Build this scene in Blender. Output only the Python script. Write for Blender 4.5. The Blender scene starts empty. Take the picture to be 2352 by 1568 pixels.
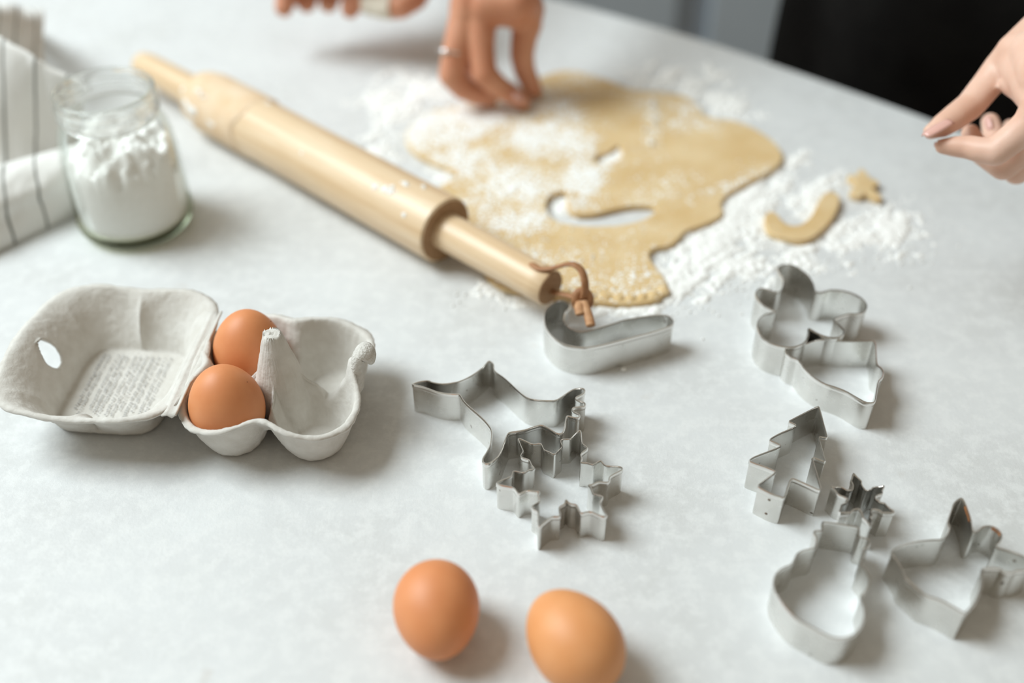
import bpy, bmesh, math, random
import numpy as np
from mathutils import Vector, Matrix
from math import sin, cos, pi, radians, sqrt, atan2, exp

random.seed(7)
rng = np.random.default_rng(11)
scene = bpy.context.scene
COL = scene.collection

# ------------------------------------------------------------------ camera, world, light, exposure
F_PX, PITCH, CAM_H = 2500.0, radians(40.5), 0.48          # table surface is z = 0
cam_d = bpy.data.cameras.new('camera')
cam = bpy.data.objects.new('camera', cam_d)
COL.objects.link(cam)
cam.location = (0, 0, CAM_H)
cam.rotation_euler = (pi / 2 - PITCH, 0, 0)
cam_d.sensor_width = 36
cam_d.lens = F_PX / 2352 * 36
cam_d.clip_start = 0.02
cam_d.dof.use_dof = True
cam_d.dof.focus_distance = 0.645
cam_d.dof.aperture_fstop = 2.0
scene.camera = cam

world = bpy.data.worlds.new('world')
scene.world = world
world.use_nodes = True
bg = world.node_tree.nodes['Background']
bg.inputs[0].default_value = (1.0, 0.88, 0.69, 1)
bg.inputs[1].default_value = 0.33

win = bpy.data.lights.new('window_daylight', 'AREA')
win.shape = 'RECTANGLE'
win.size = 1.7
win.size_y = 1.7
win.energy = 145
win.color = (0.87, 0.965, 1.0)
win_o = bpy.data.objects.new('window_daylight', win)
COL.objects.link(win_o)
win_o.location = (-2.15, 0.98, 2.55)
win_o.rotation_euler = Vector((2.15, -0.45, -2.55)).to_track_quat('-Z', 'Y').to_euler()

vs = scene.view_settings
scene.display_settings.display_device = 'sRGB'
vs.view_transform = 'Standard'
vs.look = 'None'
vs.exposure = 0.03
vs.gamma = 1.0
vs.use_curve_mapping = False

# ------------------------------------------------------------------ measuring helpers
FWD = np.array([0, cos(PITCH), -sin(PITCH)])
UPV = np.array([0, sin(PITCH), cos(PITCH)])
CAM = np.array([0, 0, CAM_H])


def at(px, py, z=0.0):
    """point at height z (m above the table) measured off the photograph's 2352x1568 frame"""
    d = FWD + np.array([1, 0, 0]) * (px - 1176) / F_PX - UPV * (py - 784) / F_PX
    p = CAM + d * ((z - CAM_H) / d[2])
    return Vector(p.tolist())


def pix(P):
    Q = np.asarray(P) - CAM
    w = Q @ FWD
    return 1176 + F_PX * Q[..., 0] / w, 784 - F_PX * (Q @ UPV) / w


def crop(x0, y0, s):
    return lambda x, y, z=0.0: at(x0 + x / s, y0 + y / s, z)


# ------------------------------------------------------------------ material helpers
def mat(name, color, rough=0.5, metal=0.0, color2=None, nscale=40.0, ndetail=4.0, bump=0.0, bscale=200.0,
        bdist=0.0005, spec=0.5, sss=0.0, sheen=0.0, fac=(0.35, 0.65), coat=0.0):
    m = bpy.data.materials.new(name)
    m.use_nodes = True
    nt = m.node_tree
    b = nt.nodes['Principled BSDF']
    b.inputs['Base Color'].default_value = (*color, 1)
    b.inputs['Roughness'].default_value = rough
    b.inputs['Metallic'].default_value = metal
    b.inputs['Specular IOR Level'].default_value = spec
    if sss:
        b.inputs['Subsurface Weight'].default_value = sss
        b.inputs['Subsurface Radius'].default_value = (0.008, 0.003, 0.0015)
        b.inputs['Subsurface Scale'].default_value = 0.6
    if sheen:
        b.inputs['Sheen Weight'].default_value = sheen
    if coat:
        b.inputs['Coat Weight'].default_value = coat
    tc = nt.nodes.new('ShaderNodeTexCoord')
    if color2:
        n = nt.nodes.new('ShaderNodeTexNoise')
        n.inputs['Scale'].default_value = nscale
        n.inputs['Detail'].default_value = ndetail
        nt.links.new(tc.outputs['Object'], n.inputs['Vector'])
        r = nt.nodes.new('ShaderNodeValToRGB')
        r.color_ramp.elements[0].position = fac[0]
        r.color_ramp.elements[1].position = fac[1]
        r.color_ramp.elements[0].color = (*color, 1)
        r.color_ramp.elements[1].color = (*color2, 1)
        nt.links.new(n.outputs['Fac'], r.inputs['Fac'])
        nt.links.new(r.outputs['Color'], b.inputs['Base Color'])
    if bump:
        n = nt.nodes.new('ShaderNodeTexNoise')
        n.inputs['Scale'].default_value = bscale
        n.inputs['Detail'].default_value = 5
        nt.links.new(tc.outputs['Object'], n.inputs['Vector'])
        bp = nt.nodes.new('ShaderNodeBump')
        bp.inputs['Strength'].default_value = bump
        bp.inputs['Distance'].default_value = bdist
        nt.links.new(n.outputs['Fac'], bp.inputs['Height'])
        nt.links.new(bp.outputs['Normal'], b.inputs['Normal'])
    return m


def node_mix(nt, a, b_col, fac_socket):
    mx = nt.nodes.new('ShaderNodeMix')
    mx.data_type = 'RGBA'
    nt.links.new(fac_socket, mx.inputs[0])
    if hasattr(a, 'is_linked'):
        nt.links.new(a, mx.inputs[6])
    else:
        mx.inputs[6].default_value = (*a, 1)
    if hasattr(b_col, 'is_linked'):
        nt.links.new(b_col, mx.inputs[7])
    else:
        mx.inputs[7].default_value = (*b_col, 1)
    return mx.outputs[2]


def ramp(nt, sock, stops):
    r = nt.nodes.new('ShaderNodeValToRGB')
    e = r.color_ramp.elements
    while len(e) > 1:
        e.remove(e[-1])
    for i, (p, c) in enumerate(stops):
        el = e[0] if i == 0 else e.new(p)
        el.position = p
        el.color = (*c, 1) if len(c) == 3 else c
    nt.links.new(sock, r.inputs['Fac'])
    return r.outputs['Color']


def noise(nt, vec, scale, detail=4.0, rough=0.5, dist=0.0):
    n = nt.nodes.new('ShaderNodeTexNoise')
    n.inputs['Scale'].default_value = scale
    n.inputs['Detail'].default_value = detail
    n.inputs['Roughness'].default_value = rough
    n.inputs['Distortion'].default_value = dist
    nt.links.new(vec, n.inputs['Vector'])
    return n.outputs['Fac']


# ------------------------------------------------------------------ object helpers
def link(o, parent=None):
    COL.objects.link(o)
    if parent is not None:
        o.parent = parent
    return o


def obj(name, verts, faces, m, parent=None, smooth=True, loc=None):
    me = bpy.data.meshes.new(name)
    me.from_pydata([tuple(v) for v in verts], [], [tuple(f) for f in faces])
    me.update()
    if smooth:
        me.polygons.foreach_set('use_smooth', [True] * len(me.polygons))
    if m:
        me.materials.append(m)
    o = bpy.data.objects.new(name, me)
    if loc is not None:
        o.location = loc
    return link(o, parent)


def from_bm(name, bm, m, parent=None, smooth=True):
    me = bpy.data.meshes.new(name)
    bmesh.ops.recalc_face_normals(bm, faces=bm.faces)
    bm.to_mesh(me)
    bm.free()
    if smooth:
        me.polygons.foreach_set('use_smooth', [True] * len(me.polygons))
    me.materials.append(m)
    return link(bpy.data.objects.new(name, me), parent)


def empty(name, loc=(0, 0, 0), rz=0.0):
    o = bpy.data.objects.new(name, None)
    o.empty_display_size = 0.03
    o.location = loc
    o.rotation_euler = (0, 0, rz)
    return link(o)


def tag(o, label=None, cat=None, group=None, kind=None):
    if label:
        o['label'] = label
    if cat:
        o['category'] = cat
    if group:
        o['group'] = group
    if kind:
        o['kind'] = kind
    return o


def sharp_by_angle(o, deg=35):
    me = o.data
    bm = bmesh.new()
    bm.from_mesh(me)
    for e in bm.edges:
        if len(e.link_faces) == 2 and e.calc_face_angle(0) > radians(deg):
            e.smooth = False
    bm.to_mesh(me)
    bm.free()


def add_mod(o, kind, **kw):
    md = o.modifiers.new(kind.lower(), kind)
    for k, v in kw.items():
        setattr(md, k, v)
    return md


def box_bm(bm, c, s, rot=None):
    r = bmesh.ops.create_cube(bm, size=1)
    M = Matrix.Translation(c) @ (rot or Matrix.Identity(4)) @ Matrix.Diagonal((*s, 1))
    bmesh.ops.transform(bm, matrix=M, verts=r['verts'])
    return r['verts']


def lathe(profile, n=64, close_top=False, close_bot=False):
    """profile list of (r, z) -> verts, faces around z"""
    v, f = [], []
    for r, z in profile:
        for i in range(n):
            a = 2 * pi * i / n
            v.append((r * cos(a), r * sin(a), z))
    for k in range(len(profile) - 1):
        for i in range(n):
            j = (i + 1) % n
            f.append((k * n + i, k * n + j, (k + 1) * n + j, (k + 1) * n + i))
    if close_bot:
        f.append(tuple(reversed(range(n))))
    if close_top:
        b = (len(profile) - 1) * n
        f.append(tuple(b + i for i in range(n)))
    return v, f


def catmull(P, n=8, closed=False):
    P = [np.array(p, float) for p in P]
    N = len(P)
    out = []
    segs = N if closed else N - 1
    for i in range(segs):
        if closed:
            p0, p1, p2, p3 = P[(i - 1) % N], P[i], P[(i + 1) % N], P[(i + 2) % N]
        else:
            p0, p1, p2, p3 = P[max(i - 1, 0)], P[i], P[i + 1], P[min(i + 2, N - 1)]
        for k in range(n):
            t = k / n
            out.append(0.5 * ((2 * p1) + (-p0 + p2) * t + (2 * p0 - 5 * p1 + 4 * p2 - p3) * t * t
                              + (-p0 + 3 * p1 - 3 * p2 + p3) * t ** 3))
    if not closed:
        out.append(P[-1])
    return out


def chaikin(P, it=2, q=0.25):
    P = [np.array(p, float) for p in P]
    for _ in range(it):
        Q = []
        for i in range(len(P)):
            a, b = P[i], P[(i + 1) % len(P)]
            Q.append(a * (1 - q) + b * q)
            Q.append(a * q + b * (1 - q))
        P = Q
    return P


def tube(path, rad, n=10, flat=1.0, closed=False, twist=0.0):
    """swept tube; flat < 1 squashes the section along the local binormal"""
    path = [Vector(p) for p in path]
    N = len(path)
    rads = rad if isinstance(rad, (list, tuple)) else [rad] * N
    v, f = [], []
    nrm = Vector((0, 0, 1))
    for i, p in enumerate(path):
        if closed:
            t = path[(i + 1) % N] - path[(i - 1) % N]
        else:
            t = path[min(i + 1, N - 1)] - path[max(i - 1, 0)]
        t.normalize()
        nrm = nrm - t * nrm.dot(t)
        if nrm.length < 1e-5:
            nrm = t.orthogonal()
        nrm.normalize()
        b = t.cross(nrm)
        for k in range(n):
            a = 2 * pi * k / n + twist * i
            v.append(p + (nrm * cos(a) * flat + b * sin(a)) * rads[i])
    R = N if closed else N - 1
    for i in range(R):
        j = (i + 1) % N
        for k in range(n):
            l = (k + 1) % n
            f.append((i * n + k, i * n + l, j * n + l, j * n + k))
    if not closed:
        f.append(tuple(reversed(range(n))))
        f.append(tuple((N - 1) * n + k for k in range(n)))
    return v, f


def vnoise2(x, y, seed=0, octaves=4, gain=0.5):
    """fractal value noise on arrays x, y (numpy)"""
    r = np.random.default_rng(seed)
    tot = np.zeros_like(x, float)
    amp, norm, fr = 1.0, 0.0, 1.0
    for o in range(octaves):
        T = r.random((256, 256))
        X, Y = x * fr, y * fr
        xi, yi = np.floor(X).astype(int), np.floor(Y).astype(int)
        xf, yf = X - xi, Y - yi
        xf = xf * xf * (3 - 2 * xf)
        yf = yf * yf * (3 - 2 * yf)
        a = T[xi % 256, yi % 256]
        b = T[(xi + 1) % 256, yi % 256]
        c = T[xi % 256, (yi + 1) % 256]
        d = T[(xi + 1) % 256, (yi + 1) % 256]
        tot += amp * ((a * (1 - xf) + b * xf) * (1 - yf) + (c * (1 - xf) + d * xf) * yf)
        norm += amp
        amp *= gain
        fr *= 2.03
    return tot / norm


def inside(poly, X, Y):
    """points in polygon (numpy)"""
    px = [p[0] for p in poly]
    py = [p[1] for p in poly]
    res = np.zeros(X.shape, bool)
    j = len(poly) - 1
    for i in range(len(poly)):
        c = ((py[i] > Y) != (py[j] > Y)) & (X < (px[j] - px[i]) * (Y - py[i]) / (py[j] - py[i] + 1e-12) + px[i])
        res ^= c
        j = i
    return res


# ------------------------------------------------------------------ materials
def make_stone():
    m = bpy.data.materials.new('worktop_stone')
    m.use_nodes = True
    nt = m.node_tree
    b = nt.nodes['Principled BSDF']
    tc = nt.nodes.new('ShaderNodeTexCoord').outputs['Object']
    n1 = noise(nt, tc, 9, 6, 0.6)
    c = ramp(nt, n1, [(0.30, (0.595, 0.60, 0.59)), (0.5, (0.65, 0.66, 0.66)), (0.68, (0.695, 0.71, 0.71))])
    n2 = noise(nt, tc, 90, 10, 0.7)
    f2 = ramp(nt, n2, [(0.46, (0, 0, 0)), (0.60, (0.7, 0.7, 0.7))])
    c = node_mix(nt, c, (0.73, 0.74, 0.735), f2)
    n3 = noise(nt, tc, 28, 3, 0.4)
    f3 = ramp(nt, n3, [(0.715, (0, 0, 0)), (0.77, (0.35, 0.35, 0.35))])
    c = node_mix(nt, c, (0.50, 0.45, 0.40), f3)
    nt.links.new(c, b.inputs['Base Color'])
    b.inputs['Roughness'].default_value = 0.42
    b.inputs['Specular IOR Level'].default_value = 0.4
    nb = noise(nt, tc, 420, 6, 0.6)
    bp = nt.nodes.new('ShaderNodeBump')
    bp.inputs['Strength'].default_value = 0.35
    bp.inputs['Distance'].default_value = 0.0006
    nt.links.new(nb, bp.inputs['Height'])
    nt.links.new(bp.outputs['Normal'], b.inputs['Normal'])
    return m


def make_tin():
    m = bpy.data.materials.new('tinplate')
    m.use_nodes = True
    nt = m.node_tree
    b = nt.nodes['Principled BSDF']
    tc = nt.nodes.new('ShaderNodeTexCoord').outputs['Object']
    n1 = noise(nt, tc, 60, 5)
    c = ramp(nt, n1, [(0.3, (0.68, 0.665, 0.63)), (0.7, (0.80, 0.79, 0.76))])
    n2 = noise(nt, tc, 210, 2, 0.4)
    f2 = ramp(nt, n2, [(0.735, (0, 0, 0)), (0.79, (0.8, 0.8, 0.8))])
    c = node_mix(nt, c, (0.14, 0.10, 0.07), f2)
    nt.links.new(c, b.inputs['Base Color'])
    b.inputs['Metallic'].default_value = 1.0
    r = ramp(nt, n1, [(0.3, (0.22, 0.22, 0.22)), (0.7, (0.34, 0.34, 0.34))])
    nt.links.new(r, b.inputs['Roughness'])
    return m


M = {}
M['stone'] = make_stone()
M['tin'] = make_tin()
M['tin_rim'] = mat('tin_edge', (0.80, 0.78, 0.75), 0.22, 1.0)
M['weld'] = mat('weld_mark', (0.22, 0.17, 0.13), 0.5, 0.6)
M['rust'] = mat('rust', (0.42, 0.15, 0.04), 0.75, 0.1, (0.16, 0.07, 0.03), 500)
M['egg_a'] = mat('egg_shell_warm', (0.68, 0.255, 0.098), 0.52, 0, (0.72, 0.29, 0.12), 60, bump=0.12, bscale=900, bdist=0.0002, sss=0.08)
M['egg_b'] = mat('egg_shell_light', (0.72, 0.31, 0.115), 0.52, 0, (0.76, 0.35, 0.145), 60, bump=0.12, bscale=900, bdist=0.0002, sss=0.08)
M['speck'] = mat('egg_speck', (0.14, 0.05, 0.02), 0.6)
M['pulp'] = mat('paper_pulp', (0.60, 0.575, 0.53), 0.9, 0, (0.66, 0.64, 0.60), 120, bump=0.55, bscale=420, bdist=0.0006, spec=0.2)
M['pulp_edge'] = mat('paper_pulp_torn', (0.62, 0.60, 0.555), 0.95, 0, (0.70, 0.68, 0.64), 300, bump=1.0, bscale=700, bdist=0.0012, spec=0.1)
M['print'] = mat('grey_print', (0.30, 0.29, 0.28), 0.9)
M['flour'] = mat('flour', (0.86, 0.855, 0.825), 0.95, 0, (0.90, 0.895, 0.87), 300, bump=0.4, bscale=600, bdist=0.0006, spec=0.1)
M['dough'] = mat('dough', (0.64, 0.45, 0.22), 0.6, 0, (0.72, 0.55, 0.32), 28, 5, bump=0.25, bscale=60, bdist=0.001, sss=0.12, spec=0.3)
M['dough_film'] = mat('dough_film', (0.72, 0.52, 0.33), 0.8, 0, (0.78, 0.62, 0.45), 60, 5, bump=0.3, bscale=160, bdist=0.0008, spec=0.2)
M['leather'] = mat('leather', (0.30, 0.13, 0.05), 0.6, 0, (0.42, 0.21, 0.10), 150, bump=0.5, bscale=800, bdist=0.0004)
M['leather_cut'] = mat('leather_cut', (0.55, 0.31, 0.16), 0.7, 0, (0.45, 0.22, 0.10), 200)
M['skin'] = mat('skin', (0.56, 0.235, 0.135), 0.45, 0, (0.65, 0.32, 0.20), 35, bump=0.25, bscale=500, bdist=0.0004, sss=0.15, spec=0.35)
M['skin_pale'] = mat('skin_pale', (0.70, 0.43, 0.32), 0.45, 0, (0.78, 0.53, 0.42), 35, bump=0.25, bscale=500, bdist=0.0004, sss=0.15, spec=0.35)
M['nail'] = mat('nail', (0.72, 0.42, 0.36), 0.25, 0, sss=0.1)
M['nail_tip'] = mat('nail_tip', (0.80, 0.70, 0.62), 0.3)
M['bandage'] = mat('bandage', (0.72, 0.66, 0.55), 0.9, 0, (0.78, 0.73, 0.63), 200, bump=0.5, bscale=900)
M['silver'] = mat('silver', (0.85, 0.85, 0.85), 0.15, 1.0)
M['black_cloth'] = mat('black_cloth', (0.0035, 0.003, 0.0028), 0.9, 0, (0.006, 0.0055, 0.005), 30, bump=0.3, bscale=1200, spec=0.1, sheen=0.02)
M['brown_cloth'] = mat('brown_cloth', (0.05, 0.035, 0.028), 0.9, 0, (0.06, 0.045, 0.035), 30, bump=0.3, bscale=1200, spec=0.1)
M['cabinet'] = mat('cabinet_grey', (0.60, 0.70, 0.79), 0.5, 0, (0.62, 0.72, 0.81), 12)
M['cabinet_dark'] = mat('cabinet_channel', (0.58, 0.66, 0.75), 0.55, 0, (0.59, 0.67, 0.76), 12)
M['edge'] = mat('table_edging', (0.33, 0.25, 0.18), 0.6, 0, (0.40, 0.31, 0.23), 40)
M['wall'] = mat('wall_paint', (0.62, 0.60, 0.57), 0.9, 0, (0.65, 0.63, 0.60), 5)
M['floor'] = mat('floor_wood', (0.24, 0.16, 0.10), 0.6, 0, (0.30, 0.21, 0.14), 6)
M['frame'] = mat('window_paint', (0.8, 0.8, 0.78), 0.5, 0, (0.82, 0.82, 0.8), 10)


def make_wood():
    m = bpy.data.materials.new('pale_wood')
    m.use_nodes = True
    nt = m.node_tree
    b = nt.nodes['Principled BSDF']
    tcn = nt.nodes.new('ShaderNodeTexCoord')
    mp = nt.nodes.new('ShaderNodeMapping')
    mp.inputs['Scale'].default_value = (1, 1, 0.06)
    nt.links.new(tcn.outputs['Object'], mp.inputs['Vector'])
    n1 = noise(nt, mp.outputs['Vector'], 170, 5, 0.6, 0.6)
    c = ramp(nt, n1, [(0.3, (0.64, 0.44, 0.25)), (0.5, (0.73, 0.54, 0.34)), (0.68, (0.78, 0.61, 0.42))])
    nt.links.new(c, b.inputs['Base Color'])
    b.inputs['Roughness'].default_value = 0.38
    return m


def make_endgrain():
    return mat('end_grain', (0.30, 0.17, 0.08), 0.7, 0, (0.38, 0.23, 0.12), 300)


def make_glass(name, tint, refr, gloss=1.0):
    """thin clear glass: mostly passes light straight, some refraction and a fresnel gloss"""
    m = bpy.data.materials.new(name)
    m.use_nodes = True
    nt = m.node_tree
    nt.nodes.remove(nt.nodes['Principled BSDF'])
    out = nt.nodes['Material Output']
    tr = nt.nodes.new('ShaderNodeBsdfTransparent')
    tr.inputs['Color'].default_value = (*tint, 1)
    gl = nt.nodes.new('ShaderNodeBsdfGlass')
    gl.inputs['Color'].default_value = (*tint, 1)
    gl.inputs['Roughness'].default_value = 0.02
    gl.inputs['IOR'].default_value = 1.45
    mx = nt.nodes.new('ShaderNodeMixShader')
    mx.inputs[0].default_value = refr
    nt.links.new(tr.outputs[0], mx.inputs[1])
    nt.links.new(gl.outputs[0], mx.inputs[2])
    fr = nt.nodes.new('ShaderNodeFresnel')
    fr.inputs['IOR'].default_value = 1.12
    gs = nt.nodes.new('ShaderNodeBsdfGlossy')
    gs.inputs['Roughness'].default_value = 0.06
    gs.inputs['Color'].default_value = (0.92, 0.95, 0.93, 1)
    m2 = nt.nodes.new('ShaderNodeMixShader')
    lim = nt.nodes.new('ShaderNodeMath')
    lim.operation = 'MULTIPLY'
    lim.inputs[1].default_value = gloss
    nt.links.new(fr.outputs[0], lim.inputs[0])
    nt.links.new(lim.outputs[0], m2.inputs[0])
    nt.links.new(mx.outputs[0], m2.inputs[1])
    nt.links.new(gs.outputs[0], m2.inputs[2])
    nt.links.new(m2.outputs[0], out.inputs['Surface'])
    return m


def make_towel():
    m = bpy.data.materials.new('striped_linen')
    m.use_nodes = True
    nt = m.node_tree
    b = nt.nodes['Principled BSDF']
    uv = nt.nodes.new('ShaderNodeUVMap')
    sp = nt.nodes.new('ShaderNodeSeparateXYZ')
    nt.links.new(uv.outputs['UV'], sp.inputs[0])

    def op(o, a, bb):
        n = nt.nodes.new('ShaderNodeMath')
        n.operation = o
        for i, s in enumerate((a, bb)):
            if hasattr(s, 'is_linked'):
                nt.links.new(s, n.inputs[i])
            elif s is not None:
                n.inputs[i].default_value = s
        return n.outputs[0]
    w = op('PINGPONG', op('ADD', sp.outputs['X'], -0.055), 0.135)       # stripes every 0.27 of the width
    s = op('LESS_THAN', w, 0.0115)
    tc = nt.nodes.new('ShaderNodeTexCoord').outputs['Object']
    n = noise(nt, tc, 500, 3)
    g = op('MULTIPLY', s, op('ADD', op('MULTIPLY', n, 0.6), 0.5))
    c = node_mix(nt, (0.76, 0.75, 0.72), (0.12, 0.125, 0.11), g)
    nt.links.new(c, b.inputs['Base Color'])
    b.inputs['Roughness'].default_value = 0.92
    b.inputs['Specular IOR Level'].default_value = 0.15
    bp = nt.nodes.new('ShaderNodeBump')
    bp.inputs['Strength'].default_value = 0.3
    bp.inputs['Distance'].default_value = 0.0006
    nt.links.new(n, bp.inputs['Height'])
    nt.links.new(bp.outputs['Normal'], b.inputs['Normal'])
    return m


M['wood'] = make_wood()
M['endgrain'] = make_endgrain()
M['glass'] = make_glass('jar_glass', (0.99, 0.995, 0.99), 0.0, 0.45)
M['glass_neck'] = make_glass('jar_glass_neck', (0.985, 0.99, 0.985), 0.45, 0.7)
M['glass_base'] = make_glass('jar_glass_thick', (0.975, 0.98, 0.88), 0.2, 0.6)
M['towel'] = make_towel()

# ------------------------------------------------------------------ the setting
FLOOR_Z = -0.9
o = obj('floor', [(-2.5, -1.6, FLOOR_Z), (2.6, -1.6, FLOOR_Z), (2.6, 2.8, FLOOR_Z), (-2.5, 2.8, FLOOR_Z)], [(0, 1, 2, 3)], M['floor'], smooth=False)
tag(o, kind='structure')
bm = bmesh.new()
box_bm(bm, (0.05, 2.85, 1.45), (5.1, 0.1, 4.7))
tag(from_bm('wall_back', bm, M['wall'], smooth=False), kind='structure')
# tall studio wall with a high window (z 1.65 .. 3.45, y 0.3 .. 2.1)
bm = bmesh.new()
WX = -2.55
box_bm(bm, (WX, 0.6, 0.375), (0.1, 4.4, 2.55))
box_bm(bm, (WX, 0.6, 3.625), (0.1, 4.4, 0.35))
box_bm(bm, (WX, -0.65, 2.55), (0.1, 1.9, 1.8))
box_bm(bm, (WX, 2.45, 2.55), (0.1, 0.7, 1.8))
tag(from_bm('wall_left', bm, M['wall'], smooth=False), kind='structure')
wn = tag(empty('window_1', (WX, 1.2, 1.65)), kind='structure')
for nm, c, sz in (('window_frame', (0, 0, 0.025), (0.08, 1.8, 0.05)), ('window_frame', (0, 0, 1.775), (0.08, 1.8, 0.05)),
                  ('window_frame', (0, -0.875, 0.9), (0.08, 0.05, 1.7)), ('window_frame', (0, 0.875, 0.9), (0.08, 0.05, 1.7)),
                  ('glazing_bar', (0, 0, 0.9), (0.04, 0.03, 1.7))):
    bm = bmesh.new()
    box_bm(bm, c, sz)
    from_bm(nm, bm, M['frame'], wn, smooth=False)

# grey kitchen cabinets beyond the table
cb = tag(empty('kitchen_cabinet', (0.42, 1.75, FLOOR_Z)), 'grey blue kitchen cabinet front behind the table edge', 'cabinet')
bm = bmesh.new()
box_bm(bm, (0.0, 0.33, 0.46), (1.6, 0.6, 0.80))
from_bm('carcass', bm, M['cabinet_dark'], cb, smooth=False)
bm = bmesh.new()
box_bm(bm, (0.0, 0.36, 0.03), (1.6, 0.5, 0.06))
from_bm('plinth', bm, M['cabinet_dark'], cb, smooth=False)


def cabinet_door(x0, x1):
    bm = bmesh.new()
    box_bm(bm, ((x0 + x1) / 2, 0.015, 0.46), (x1 - x0, 0.022, 0.78))
    bmesh.ops.bevel(bm, geom=list(bm.edges), offset=0.002, segments=2, affect='EDGES')
    return from_bm('door', bm, M['cabinet'], cb, smooth=False)


cabinet_door(-0.78, -0.142)
cabinet_door(-0.085, 0.34)
cabinet_door(0.345, 0.78)

# ------------------------------------------------------------------ table
edge_pts = [(-0.92, -0.5), (-0.92, 0.3), (-0.92, 0.85), (-0.90, 1.15), (-0.82, 1.31), (-0.66, 1.385), (-0.45, 1.35), (-0.2, 1.267),
            (-0.05, 1.19), (0.0578, 1.1214), (0.1731, 1.0421), (0.2523, 0.9771), (0.3757, 0.8647), (0.50, 0.735), (0.60, 0.60),
            (0.68, 0.42), (0.715, 0.2), (0.72, -0.1), (0.72, -0.5)]
loop = [p for p in catmull(edge_pts, 6)]
tb = tag(empty('table', (0, 0.3, FLOOR_Z)), 'pale grey stone topped table with a curved far edge', 'table')


def slab(name, loop, z0, z1, bev, m, parent, off=0.0):
    bm = bmesh.new()
    c = np.mean([[p[0], p[1]] for p in loop], axis=0)
    vs_ = [bm.verts.new((p[0] + (c[0] - p[0]) * off, p[1] + (c[1] - p[1]) * off, z1)) for p in loop]
    fc = bm.faces.new(vs_)
    r = bmesh.ops.extrude_face_region(bm, geom=[fc])
    nv = [g for g in r['geom'] if isinstance(g, bmesh.types.BMVert)]
    bmesh.ops.translate(bm, vec=(0, 0, z0 - z1), verts=nv)
    if bev:
        es = [e for e in bm.edges if all(abs(v.co.z - z1) < 1e-6 for v in e.verts)]
        bmesh.ops.bevel(bm, geom=es, offset=bev, segments=3, affect='EDGES')
    ob = from_bm(name, bm, m, parent, smooth=False)
    ob.matrix_parent_inverse = Matrix.Translation(-Vector(parent.location))
    return ob


slab('tabletop', loop, -0.012, 0.0, 0.0015, M['stone'], tb)
slab('edging', loop, -0.032, -0.012, 0, M['edge'], tb, 0.003)
for x, y in ((-0.8, 0.95), (0.4, 0.5), (-0.8, -0.4), (0.5, -0.4)):
    bm = bmesh.new()
    box_bm(bm, (x, y - 0.3, 0.434), (0.07, 0.07, 0.868))
    from_bm('leg', bm, M['edge'], tb, smooth=False)

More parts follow.
